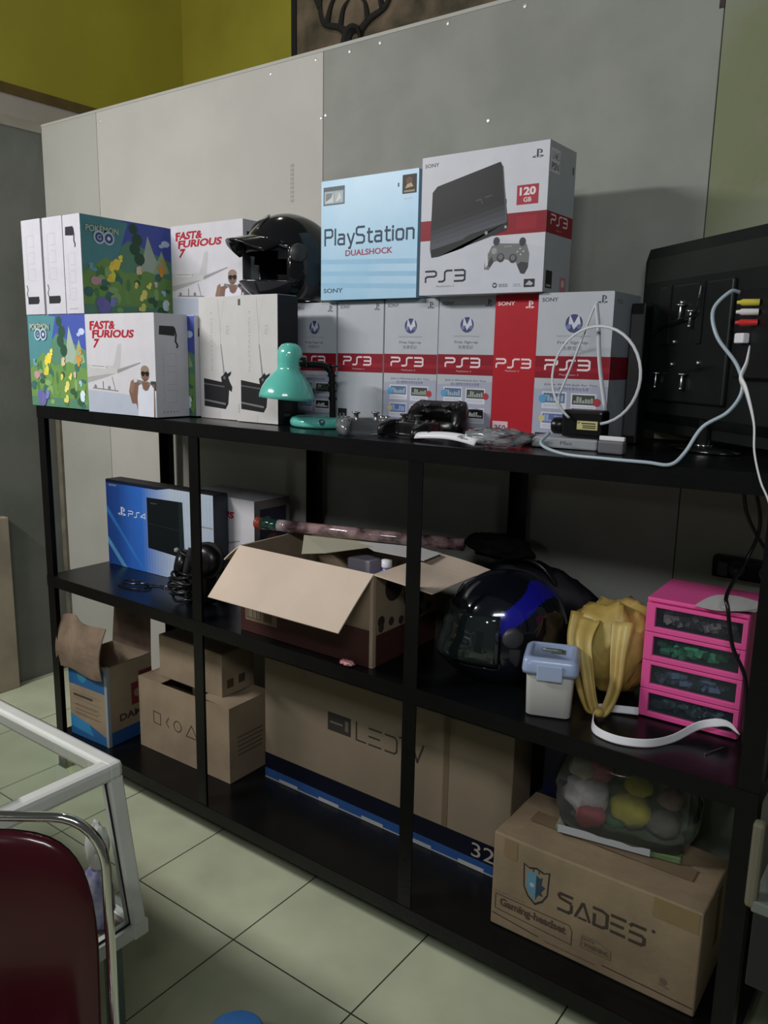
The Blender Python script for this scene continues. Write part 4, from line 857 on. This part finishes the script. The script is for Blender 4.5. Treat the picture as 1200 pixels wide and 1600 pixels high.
# pink drawers
PK = mat('pink_plastic', (.80, .10, .34), .32, tint=.05); PKD = mat('clear_drawer_front', (.05, .07, .10), .15, tint=.5, scale=20)
t = thing('drawer_tower', 'small pink plastic drawer tower with four see-through drawers on the middle shelf', 'drawer unit', (2.070, .203, BZ), .03)
wd, dp, hh = .2125, .190, .278
b = MB(); b.box(0, .008, .004, dp, 0, hh-.008); b.box(wd-.008, wd, .004, dp, 0, hh-.008); b.box(0, wd, .0, dp, hh-.010, hh, bev=.003); b.box(.008, wd-.008, dp-.006, dp, 0, hh-.010); b.box(.008, wd-.008, .004, dp-.006, 0, .005)
b.build('frame', PK, t)
dh = (hh-.012)/4; contents = [(.22, .17, .20), (.08, .34, .20), (.10, .13, .24), (.12, .17, .20)]
for k in range(4):
    z0 = .002+k*dh; dm = film('drawer_clear', (.10, .13, .17), .10, .12)
    b = MB(); wL, wR, fr = .021, .012, .012
    b.box(.001, wL, -.006, .006, z0, z0+dh-.0015, bev=.0015); b.box(wd-wR, wd-.001, -.006, .006, z0, z0+dh-.0015, bev=.0015); b.box(wL-.001, wd-wR+.001, -.006, .006, z0, z0+fr, bev=.0015); b.box(wL-.001, wd-wR+.001, -.006, .006, z0+dh-.010, z0+dh-.0015, bev=.0015)
    dr = b.build('drawer', PK, t)
    b = MB(); b.box(wL-.001, wd-wR+.001, -.001, .001, z0+fr-.001, z0+dh-.009); b.build('drawer_window', dm, dr)
    b = MB(); b.box(.012, wd-.012, .008, dp-.012, z0+.006, z0+.008); b.build('tray', mat('smoky_tray', (.05, .055, .06), .3), dr)
    c = contents[3-k]; b = MB(); rnd = random.Random(k)
    for j in range(60):
        x, y = rnd.uniform(.03, wd-.04), rnd.uniform(.014, .05); r_ = rnd.uniform(.006, .012)
        b.box(-r_, r_, -r_*.6, r_*.6, -r_*.5, r_*.5, mi=rnd.randrange(3))
        vs = b.bm.verts[-8:] if False else None
        b.bm.verts.ensure_lookup_table(); bmesh.ops.transform(b.bm, matrix=Matrix.Translation((x, y, z0+.016+rnd.random()*.022)) @ Matrix.Rotation(rnd.random()*6, 4, 'Z') @ Matrix.Rotation(rnd.random()*2, 4, 'X'), verts=b.bm.verts[-8:])
    tag(b.build('small_parts', [ink(c), ink(tuple(q*.45 for q in c)), ink(tuple(min(1, q*2.0) for q in c))], dr), kind='stuff')
ZT = BZ+hh+.002
b = MB(); b.grid(lambda u, v: Vector((2.190+.115*u-.015*v, .30-.115*v+.02*u, ZT+.003+.004*math.sin(5*u+3*v)+(.0 if v < .8 else -.0))), 8, 8)
b.prism([(2.218, .230, ZT), (2.262, .215, ZT), (2.240, .205, ZT+.001)], (0, 0, .001)); tag(b.build('torn_paper', mat('white_paper', (.5, .5, .5), .8)), 'crumpled white paper lying on top of the pink drawer tower', 'paper')
b = MB(); ribbon(b, [(2.075, .190, BZ+.012), (2.02, .17, BZ+.010), (1.992, .150, BZ+.010), (2.003, .10, BZ+.009), (2.030, .045, BZ+.009), (2.085, .030, BZ+.009), (2.142, .055, BZ+.009), (2.178, .110, BZ+.010), (2.215, .165, BZ+.030), (2.262, .182, BZ+.042), (2.292, .180, BZ+.026)], lambda u: .017 if u < .85 else .017*(1-u)/.15+.002, (0, .45, 1), 5, .0012, 0.); tag(b.build('white_strap', WHITEPL, None, True), 'white flat strap looping on the shelf in front of the pink drawers', 'strap')
b = MB(); b.tube([(2.245, .098, BZ+.002), (2.268, .150, BZ+.002)], .0012, 6); tag(b.build('thin_wire', STEEL), 'thin silver wire bit lying on the shelf right of the white strap', 'wire')
# power strip and hanging cables
t = thing('power_strip', 'black power strip mounted low on the wall above the pink drawers', 'power strip', (2.115, .5492, 1.000))
b = MB(); b.box(0, .26, 0, .034, 0, .055, bev=.006); b.build('housing', BLACKPL, t)
for k in range(3):
    b = MB(); b.lathe([(.019, 0), (.019, .004), (.016, .004), (.016, .001), (0, .001)], (.06+.07*k, .0, .028), (0, -1, 0), 20); b.build('socket', DARKPL, t, True)
b = MB(); b.box(.018, .042, -.020, .0, .010, .044, bev=.004); b.build('plug', DARKPL, t)
for lab, P_ in [('black cable hanging behind the top shelf, crossing leftward above the power strip', [(2.222, .30, 1.275), (2.232, .31, 1.215), (2.256, .33, 1.16), (2.278, .36, 1.12), (2.30, .42, 1.07), (2.30, .50, 1.062)]), ('black cable hanging beside the rack post past the pink drawers to the shelf', [(2.245, .30, 1.275), (2.262, .30, 1.21), (2.262, .29, 1.165), (2.246, .27, 1.11), (2.236, .19, 1.06), (2.246, .165, 1.035), (2.262, .165, .96), (2.292, .165, .90), (2.300, .168, .83), (2.302, .17, .745)])]:
    b = MB(); b.tube(cr(P_, 7), .0042, 8); tag(b.build('black_cable', BLACKPL, None, True), lab, 'cable')

# ================================================================== BOTTOM SHELF
BB = Z3+E_
t = thing('open_carton', 'battered blue-printed brown carton with raised flaps, bottom shelf left end', 'carton', (.050, .030, BB), .05)
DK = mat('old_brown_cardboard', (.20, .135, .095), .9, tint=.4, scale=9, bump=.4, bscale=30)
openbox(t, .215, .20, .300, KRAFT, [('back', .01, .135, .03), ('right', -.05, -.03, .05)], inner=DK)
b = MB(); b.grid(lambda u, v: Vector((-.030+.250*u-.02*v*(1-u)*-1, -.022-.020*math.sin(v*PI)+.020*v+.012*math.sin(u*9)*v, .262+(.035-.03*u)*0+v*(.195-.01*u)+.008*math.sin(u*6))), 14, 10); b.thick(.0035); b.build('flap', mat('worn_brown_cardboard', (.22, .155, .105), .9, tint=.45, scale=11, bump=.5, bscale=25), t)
a = Art((0, 0, 0), (.215, 0, 0), (0, 0, .30), (0, -1, 0)); BL = (.02, .10, .25)
a.rect(0, .66, 1, .95, BL); a.ell(.35, .80, .12, (.03, .19, .30)); a.poly([(0, .0), (1, 0), (1, .10), (.5, .20), (0, .26)], BL); a.poly([(0, .10), (.6, .06), (.5, .2), (0, .26)], (.03, .20, .42))
for k in range(4): a.line([(.08, .58-.09*k), (.85, .56-.09*k)], .004, (.12, .10, .07))
scribble(a, .12, .50, .60, .56, (.06, .05, .04), 1, .03); scribble(a, .15, .26, .75, .44, (.20, .13, .08), 3, .018); a.build('front_print', t, 'blue print with faded lettering')
a = Art((.215, 0, 0), (0, .20, 0), (0, 0, .30), (1, 0, 0)); a.rect(0, .0, 1, .17, (.02, .07, .22)); a.rect(.52, .42, .80, .70, (.16, .03, .03)); a.rect(.70, .60, 1, .82, (.12, .03, .03)); a.ell(.66, .56, .08, (.26, .18, .12)); a.text('DAMAI', .25, .27, .95, .36, (.05, .04, .035), bold=.03); a.build('side_print', t, 'dark red and blue print')
b = MB(); b.box(.203, .2165, -.0014, .012, 0, .30); b.build('corner_tape', mat('grey_tape', (.22, .26, .30), .3), t)
b = MB(); b.tube(cr([(-.075, .10, .60), (-.035, .06, .605), (-.005, .04, .612)], 4), .003, 6, flat=.6); b.bm.free()
t = thing('open_carton', 'kraft carton printed with four game-button symbols on the bottom shelf', 'carton', (.328, .128, BB), .02)
openbox(t, .455, .190, .262, KRAFT, [('right', -.14, .004, .04), ('left', -.06, -.03, .05)])
a = Art((0, 0, 0), (.455, 0, 0), (0, 0, .262), (0, -1, 0)); IK = (.05, .045, .04)
a.line([(.17, .42), (.25, .41), (.25, .57), (.17, .58)], .014, IK, True); a.line([(.345, .56), (.315, .48), (.345, .42)], .014, IK)
a.line([(.445+.042*math.cos(2*PI*k/20), .49+.042*a.asp*math.sin(2*PI*k/20)) for k in range(20)], .014, IK, True); a.line([(.54, .41), (.665, .41), (.60, .58)], .014, IK, True); a.build('symbol_print', t)
a = Art((.455, 0, 0), (0, .19, 0), (0, 0, .262), (1, 0, 0)); scribble(a, .2, .3, .8, .6, (.12, .09, .06), 5, .02); a.build('side_print', t)
t = thing('small_carton', 'closed kraft carton resting tilted on the symbol-printed carton', 'carton', (.392, .172, BB+.2665), .01, ry=.0)
w_, d_, h_ = .318, .150, .152
b = MB(); b.box(0, w_, 0, d_, 0, h_, bev=.003); b.build('carton_body', KRAFT, t)
b = MB(); b.box(.002, w_-.002, .0, d_/2-.001, h_-.0005, h_+.002); b.box(.002, w_-.002, d_/2+.001, d_, h_-.0005, h_+.002); b.build('top_flap', KRAFT, t)
a = Art((w_, 0, 0), (0, d_, 0), (0, 0, h_), (1, 0, 0)); a.rect(.15, .18, .35, .38, (.07, .05, .035)); a.rect(.5, .2, .7, .4, (.07, .05, .035)); a.build('handling_mark', t)
t = thing('television_carton', 'wide flat kraft carton marked LED TV behind the post on the bottom shelf', 'carton', (.838, .245, BB))
w_, d_, h_ = .908, .115, .425
b = MB(); b.box(0, w_, 0, d_, 0, h_, bev=.003); b.build('carton_body', mat('kraft_cardboard_smooth', (.19, .15, .10), .8, tint=.12, scale=4), t)
a = face(w_, d_, h_, 'front'); NVY = (.004, .005, .012)
a.rect(0, 0, 1, .215, NVY); a.poly([(0, .0), (.93, 0), (1, .02), (1, .075), (0, .085)], (.02, .065, .20)); a.rect(0, .0, 1, .012, (.25, .27, .30))
for k in range(5): a.rect(.07+.19*k, 0, .16+.19*k, .03, (.32, .33, .34))
a.text('32', .875, .09, .955, .19, (.30, .28, .24)); TX = (.035, .03, .028)
a.rect(.300, .60, .400, .74, TX); a.rect(.31, .66, .365, .675, (.14, .12, .1)); a.rect(.375, .63, .39, .71, (.12, .1, .08))
def bl(pts): a.line([(.305+(x-.305)*.66, y) for x, y in pts], .012, TX)
bl([(.485, .735), (.485, .60), (.545, .60)]); bl([(.565, .72), (.64, .72)]); bl([(.565, .66), (.63, .66)]); bl([(.565, .60), (.64, .60)]); bl([(.665, .72), (.72, .72), (.735, .70), (.735, .62), (.72, .60), (.665, .60)]); bl([(.75, .735), (.83, .735)]); bl([(.79, .735), (.79, .6)]); bl([(.825, .735), (.855, .60), (.89, .735)])
a.rect(.765, .215, .785, 1, (.13, .095, .06)); a.build('front_print', t)
t = thing('navy_box', 'dark navy box standing behind the headset carton at the back of the bottom shelf', 'box', (1.785, .345, BB))
b = MB(); b.box(0, .30, 0, .15, 0, .385, bev=.004); b.build('carton_body', mat('navy_card', (.006, .009, .045), .5, tint=.3), t); b = MB(); b.box(.002, .298, .002, .148, .385, .387); b.build('lid_flap', mat('navy_card_dark', (.006, .008, .03), .6), t)

t = thing('headset_carton', 'large kraft carton printed with shield emblem on the bottom shelf, right end', 'carton', (1.782, .086, BB), .008)
w_, d_, h_ = .497, .235, .252
b = MB(); b.box(0, w_, 0, d_, 0, h_, bev=.004)
bmesh.ops.subdivide_edges(b.bm, edges=[e for e in b.bm.edges if e.calc_length() > .08], cuts=5, use_grid_fill=True)
for v in b.bm.verts: v.co.z += (.004*noise.noise(v.co*14) if v.co.z > h_-.01 else 0)
b.build('carton_body', mat('worn_kraft', (.235, .175, .105), .8, tint=.3, scale=6, bump=.25, bscale=60), t)
b = MB(); b.box(.05, w_-.05, d_/2-.024, d_/2+.024, h_+.0035, h_+.0045); b.build('packing_tape', mat('brown_tape', (.16, .115, .07), .4), t)
a = face(w_, d_, h_, 'front'); IK = (.045, .035, .028)
sh_ = [(.165, .80), (.195, .775), (.235, .80), (.275, .775), (.305, .80), (.30, .55), (.275, .46), (.235, .40), (.195, .46), (.17, .55)]
a.poly(sh_, (.03, .03, .03)); a.poly([((x-.235)*.88+.235, (y-.62)*.88+.62) for x, y in sh_], (.22, .17, .11)); a.poly([(.19, .72), (.235, .76), (.235, .45), (.20, .50), (.185, .60)], (.10, .22, .30)); a.poly([(.235, .72), (.255, .70), (.27, .72), (.265, .64), (.285, .62), (.265, .56), (.275, .52), (.25, .52), (.235, .45)], (.03, .05, .07)); a.ell(.215, .60, .012, (.3, .4, .45)); a.rect(.215, .74, .222, .77, IK); a.rect(.245, .74, .252, .77, IK)
def seg(pts, w__=.030): a.line([(.355+.43*x, .475+.165*y) for x, y in pts], w__, IK)
seg([(.15, 1), (.02, 1), (0, .9)]); seg([(0, .82), (.02, .72), (.14, .62)]); seg([(.15, .50), (.15, .12), (.12, 0), (0, 0)])
seg([(.20, 0), (.275, .95)], .026); seg([(.285, .95), (.36, 0)], .026); seg([(.24, 0), (.32, 0)], .022)
seg([(.41, .62), (.41, 0), (.50, 0), (.55, .12), (.55, .5)]); seg([(.40, 1), (.49, 1), (.55, .88), (.55, .62)])
seg([(.60, 1), (.74, 1)]); seg([(.60, .52), (.72, .52)]); seg([(.60, .04), (.74, .04)])
seg([(.95, 1), (.82, 1), (.80, .9)]); seg([(.80, .52), (.92, .52), (.95, .42), (.95, .12), (.92, 0), (.80, 0)])
a.ell(.80, .655, .008, IK)
for p_ in ([(.025, .35), (.415, .35)], [(.415, .35), (.43, .30), (.43, .16)], [(.43, .16), (.025, .19)], [(.025, .19), (.025, .35)]): a.line(p_, .007, IK)
a.text('Gaming-headset', .05, .215, .40, .325, (.08, .05, .04), bold=.035); scribble(a, .02, .375, .18, .39, (.16, .12, .08), 1, .008)
a.line([(.0, .12), (.27, .045)], .012, IK) if False else a.line([(.01, .13), (.26, .085)], .010, IK)
scribble(a, .30, .055, .56, .085, (.14, .10, .07), 1, .016); a.line([(.585, .10), (.99, .085)], .010, IK)
a.line([(.475, .19), (.62, .185), (.62, .27), (.56, .31), (.48, .31)], .009, (.13, .10, .07), True); a.text('WARNING', .49, .205, .61, .255, (.10, .075, .05), bold=.02); scribble(a, .49, .27, .55, .3, (.10, .08, .05), 1, .015)
a.ell(.86, .22, .016, (.14, .10, .07)); a.line([(.84, .18), (.885, .17)], .01, (.14, .10, .07)); a.rect(.79, .80, .985, .99, (.20, .145, .07)); a.rect(.06, .78, .13, .97, (.20, .145, .08)); a.build('front_print', t)
a = face(w_, d_, h_, 'right'); a.rect(.55, .35, .70, .92, (.12, .09, .04)); a.build('side_stain', t)

# clear pack of toys
t = thing('toy_pack', 'clear plastic pack of colourful toys lying on the headset carton', 'toy pack', (1.900, .165, BB+.258), .18)
t.scale = (1.14, 1, 1)
b = MB(); b.box(.004, .26, .004, .125, 0, .018, bev=.004); b.build('tray', mat('green_printed_card', (.09, .15, .05), .6, scale=30, c2=(.18, .20, .16)), t)
b = MB(); b.box(.004, .26, .118, .124, .018, .200, bev=.002); b.build('backing_card', mat('pale_green_card', (.16, .22, .10), .6, scale=14, c2=(.30, .26, .24)), t)
b = MB(); b.box(.010, .20, -.001, .003, .004, .022); b.build('white_label', mat('silver_label', (.38, .40, .42), .4), t)
for x, y, z, r_, c in [(.055, .065, .085, .050, (.42, .36, .38)), (.07, .03, .05, .032, (.40, .06, .08)), (.045, .06, .155, .030, (.40, .34, .30)), (.08, .07, .155, .030, (.36, .12, .14)), (.15, .06, .075, .042, (.46, .38, .04)), (.16, .07, .135, .030, (.42, .36, .05)), (.215, .06, .06, .034, (.16, .13, .12)), (.225, .07, .12, .026, (.30, .18, .18)), (.12, .07, .03, .022, (.05, .16, .06))]:
    b = MB(); b.lathe([(0, -1)]+[(math.sin(PI*k/10), -math.cos(PI*k/10)) for k in range(1, 10)]+[(0, 1)], seg=16)
    for v in b.bm.verts: v.co = Vector((x, y, z+.002))+v.co*r_*(1+.25*noise.noise(v.co*2+Vector((x*50, y, z))))
    b.build('soft_toy', mat('toy_%d' % int(x*1000+z*100), c, .8, tint=.3, scale=30), t, True)
b = MB(); b.lathe([(0, 0)]+[(math.sin(PI*k/16)**.35, .5-.5*math.cos(PI*k/16)) for k in range(1, 16)]+[(0, 1)], seg=32)
for v in b.bm.verts:
    p_ = v.co.copy(); an = math.atan2(p_.y, p_.x); q = max(abs(math.cos(an)), abs(math.sin(an)))**-.7
    k_ = 1+.05*noise.noise(p_*6); v.co = Vector((.14+p_.x*.148*q*k_, .063+p_.y*.078*q*k_, max(.0005, p_.z*.218*(1+.05*noise.noise(p_*5)))))
b.build('clear_wrap', film('clear_wrap_film', (.40, .44, .44), .08, .10), t, True)

# ================================================================== FLOOR LEVEL, RIGHT AND LEFT
t = thing('side_desk', 'black desk with pale edged top standing past the right end of the rack', 'desk', (2.400, -.15, 0))
b = MB(); b.box(0, .60, 0, .48, .600, .622, bev=.003); b.build('desk_top', mat('pale_grey_laminate', (.13, .15, .13), .5), t)
b = MB(); b.box(.004, .596, .004, .476, .455, .5995, bev=.003); b.build('apron', mat('black_laminate', (.008, .008, .009), .5), t)
b = MB(); b.box(-.012, .008, .0, .022, .605, .765, bev=.006); b.build('side_strip', mat('pale_olive_edge', (.12, .115, .075), .7), t)
for x in (.11, .55):
    for y in (.02, .43): b = MB(); b.box(x, x+.03, y, y+.03, 0, .456); b.build('leg', mat('black_laminate', (.008, .008, .009), .5), t)
t = thing('dark_red_speaker', 'dark red box speaker on the side desk right of the rack', 'speaker', (2.418, -.12, .6225))
b = MB(); b.box(0, .30, 0, .20, 0, .16, bev=.008); b.build('enclosure', mat('dark_red_wood', (.10, .012, .010), .5), t)
b = MB(); b.lathe([(.060, 0), (.060, .008), (.052, .010), (.02, .002), (0, .004)], (.13, -.001, .08), (0, -1, 0), 28); b.build('speaker_cone', BLACKPL, t, True)
t = thing('blue_tumbler', 'blue plastic tumbler on the floor at the bottom edge of view', 'tumbler', (1.578, -.585, .0005))
b = MB(); b.lathe([(0, 0), (.036, 0), (.040, .01), (.050, .19), (.052, .20), (.047, .20), (.044, .18), (.035, .012), (0, .01)], seg=36); b.build('cup', mat('blue_plastic', (.03, .12, .40), .25), t, True)
b = MB(); b.lathe([(.0528, .195), (.0545, .199), (.0545, .206), (.050, .2085), (0, .210)], seg=36); b.build('lid', mat('blue_lid', (.05, .18, .50), .25), t, True)

# ================================================================== GLASS COUNTER
ALU = mat('brushed_aluminium', (.66, .67, .64), .42, metal=.15, tint=.08); GLS = film('counter_glass', (.30, .36, .33), .05, .02)
DX0, DX1, DY0, DY1, DZ = .16, 1.356, -1.26, -.66, .75
t = thing('glass_counter', 'aluminium framed glass display counter in front of the rack', 'display counter', (0, 0, 0))
fw_ = .036
b = MB(); b.box(DX0, DX1, DY1-fw_, DY1, DZ-.036, DZ, bev=.009); b.box(DX0, DX1, DY0, DY0+fw_, DZ-.036, DZ, bev=.009); b.box(DX1-fw_, DX1, DY0+fw_*.6, DY1-fw_*.6, DZ-.036, DZ-.0005, bev=.009); b.box(DX0, DX0+fw_, DY0+fw_*.6, DY1-fw_*.6, DZ-.036, DZ-.0005, bev=.009); b.build('top_frame', ALU, t)
MB().poly([(DX0+.02, DY0+.03, DZ-.007), (DX1-.03, DY0+.03, DZ-.007), (DX1-.03, DY1-.03, DZ-.007), (DX0+.02, DY1-.03, DZ-.007)]).build('glass_top', GLS, t)
SL = .042; BZ0 = .352
def post(x0, x1, y, sl):
    b = MB(); b.prism([(x0, y-.032, DZ-.03), (x1, y-.032, DZ-.03), (x1, y, DZ-.03), (x0, y, DZ-.03)], (0, 0, 0.0001)) if False else None
    b = MB(); vs = []
    for z, o_ in ((BZ0, sl), (DZ-.03, 0)):
        vs.append([b.bm.verts.new(p_) for p_ in [(x0, y-.032+o_, z), (x1, y-.032+o_, z), (x1, y+o_, z), (x0, y+o_, z)]])
    lo_, hi_ = vs; b.bm.faces.new(lo_[::-1]); b.bm.faces.new(hi_)
    for k in range(4): b.bm.faces.new([lo_[k], lo_[(k+1) % 4], hi_[(k+1) % 4], hi_[k]])
    bmesh.ops.bevel(b.bm, geom=b.bm.edges[:], offset=.004, segments=2, affect='EDGES'); b.build('corner_post', ALU, t)
for x0, x1 in ((DX1-.034, DX1-.001), (DX0+.001, DX0+.034)): post(x0, x1, DY1-.001, SL); post(x0, x1, DY0+.033, 0)
b = MB(); b.box(DX0, DX1+.0005, DY1+SL-.034, DY1+SL+.0005, BZ0-.008, BZ0+.026, bev=.003); b.box(DX0, DX1-.001, DY0, DY0+.032, BZ0-.006, BZ0+.026, bev=.004); b.box(DX1-.032, DX1-.001, DY0+.03, DY1+SL-.03, BZ0-.006, BZ0+.026, bev=.004); b.box(DX0, DX0+.032, DY0+.03, DY1+SL-.03, BZ0-.006, BZ0+.026, bev=.004); b.build('bottom_frame', ALU, t)
MB().box(DX0+.02, DX1-.02, DY0+.02, DY1+SL-.02, BZ0+.000, BZ0+.012).build('floor_panel', mat('brown_floor_panel', (.20, .13, .09), .7, tint=.2), t)
b = MB(); b.poly([(DX1-.018, DY0+.03, BZ0+.026), (DX1-.018, DY1+SL-.034, BZ0+.026), (DX1-.018, DY1-.034, DZ-.034), (DX1-.018, DY0+.03, DZ-.034)]); gp = b.build('end_glass', GLS, t)
b = MB(); b.tube([(DX1-.012, DY1+SL-.036, BZ0+.028), (DX1-.012, DY1-.035, DZ-.038)], .0022, 6); b.tube([(DX1-.012, DY1+SL-.036, BZ0+.028), (DX1-.012, DY0+.035, BZ0+.028)], .0022, 6); b.build('rubber_seal', BLACKPL, gp)
b = MB(); b.poly([(DX0+.03, DY1+SL-.016, BZ0+.026), (DX1-.03, DY1+SL-.016, BZ0+.026), (DX1-.03, DY1-.016, DZ-.034), (DX0+.03, DY1-.016, DZ-.034)]); b.build('front_glass', GLS, t)
for x, y in ((DX1-.115, DY1+SL-.036), (DX1-.115, DY0+.004), (DX0+.004, DY1+SL-.036), (DX0+.004, DY0+.004)):
    b = MB(); b.box(x, x+.030, y, y+.030, 0, BZ0-.004, bev=.003); b.build('leg', mat('greenish_aluminium', (.16, .22, .20), .45, metal=.3), t)
o = crumple('white_tissue', None, .05, .05, .075, mat('white_tissue_paper', (.52, .52, .52), .8), 12, sh=.35); o.location = (1.306, -.690, .548+.02); bpy.data.objects.remove(o)
t = thing('carrier_bag', 'white and purple plastic bag with crumpled top inside the glass counter end', 'plastic bag', (1.293, -.690, BZ0+.0125))
o = crumple('bag_body', t, .060, .060, .150, mat('purple_white_film', (.42, .42, .50), .4, scale=24, c2=(.14, .12, .34)), 13, sh=.22)
o = crumple('bag_top', t, .052, .045, .100, mat('white_film_plastic', (.58, .58, .58), .5), 15, sh=.30); o.location = (0.004, .002, .138)
o = MB().box(0, .10, 0, .05, 0, .055, bev=.006).build('black_gadget', BLACKPL); o.location = (1.205, -.928, DZ-.0065); tag(o, 'black boxy gadget on the counter glass at the left picture edge', 'gadget')

# ================================================================== CHAIR
t = thing('banquet_chair', 'burgundy vinyl chair with chrome tube frame beside the glass counter', 'chair', (1.592, -1.092, 0.0), YAW)
VIN = mat('burgundy_vinyl', (.050, .004, .008), .2, coat=.15, tint=.2, scale=5)
# local x = along the back, local -y = toward the camera side
def chair_back_path(hw, zb, ztp, r, n_=8):
    P_ = [(-hw, 0, zb), (-hw, 0, ztp-r)]
    for k in range(1, n_): an = PI-PI/2*k/n_; P_.append((-hw+r+r*math.cos(an), 0, ztp-r+r*math.sin(an)))
    P_ += [(-hw+r, 0, ztp), (hw-r, 0, ztp)]
    for k in range(1, n_): an = PI/2-PI/2*k/n_; P_.append((hw-r+r*math.cos(an), 0, ztp-r+r*math.sin(an)))
    return P_+[(hw, 0, ztp-r), (hw, 0, zb)]
b = MB(); P_ = chair_back_path(.198, .02, .922, .070)
P_ = [(x+math.copysign(.06*(.87-max(z, .45)), x), y+.035*max(0, z-.45)-(.45-z)*.10*(z < .45), z) for x, y, z in P_]
b.tube(P_, .0068, 12); b.build('back_tube', CHROME, t, True)
b = MB()
def cush(u, v):
    a_ = 2*PI*u; c_, s_ = math.cos(a_), math.sin(a_); p_ = .42
    x = math.copysign(abs(c_)**p_, c_)*.188; z = math.copysign(abs(s_)**(.32 if s_ < 0 else .55), s_)*.245
    r_ = math.sin(PI*v/2) if v < 1 else 1
    return Vector((x*r_, -.030*math.cos(PI*v/2)**.8 if v < 1 else 0, z*r_+.662))
b.grid(cush, 48, 14); bmesh.ops.remove_doubles(b.bm, verts=b.bm.verts, dist=2e-4)
for v in b.bm.verts: v.co.y += -.006+.035*max(0, v.co.z-.45)
b2 = b.build('backrest', VIN, t, True)
b = MB(); b.grid(lambda u, v: (lambda q: Vector((q.x, -q.y*.4+.006+.07*max(0, q.z-.45)*.5, q.z)))(Vector(((cush(u, v)).x*.97, cush(u, v).y, .662+(cush(u, v).z-.662)*.975))), 48, 10); bmesh.ops.remove_doubles(b.bm, verts=b.bm.verts, dist=2e-4); b.build('backrest_shell', mat('black_vinyl_back', (.012, .01, .01), .5), t, True)
b = MB(); loft(b, [[(x*1., y-.215, z) for x, y, z in rsq(.195, .415, 8, .35)], [(x*1.02, y*1.02-.215, z) for x, y, z in rsq(.20, .435, 8, .35)], [(x, y-.215, z) for x, y, z in rsq(.195, .462, 8, .35)], [(x*.8, y*.8-.215, z) for x, y, z in rsq(.19, .472, 8, .35)]]); b.build('seat', VIN, t, True)
for s_ in (-1, 1):
    b = MB(); b.tube(cr([(s_*.19, -.02, .405), (s_*.19, -.36, .405), (s_*.19, -.40, .37), (s_*.195, -.415, .02)], 8), .0085, 10); b.build('leg', CHROME, t, True)
b = MB(); b.tube([(-.21, -.01, .20), (.21, -.01, .20)], .007, 8); b.tube([(-.19, -.02, .405), (.19, -.02, .405)], .007, 8); b.tube([(-.19, -.38, .395), (.19, -.38, .395)], .007, 8); b.build('stretcher', CHROME, t, True)
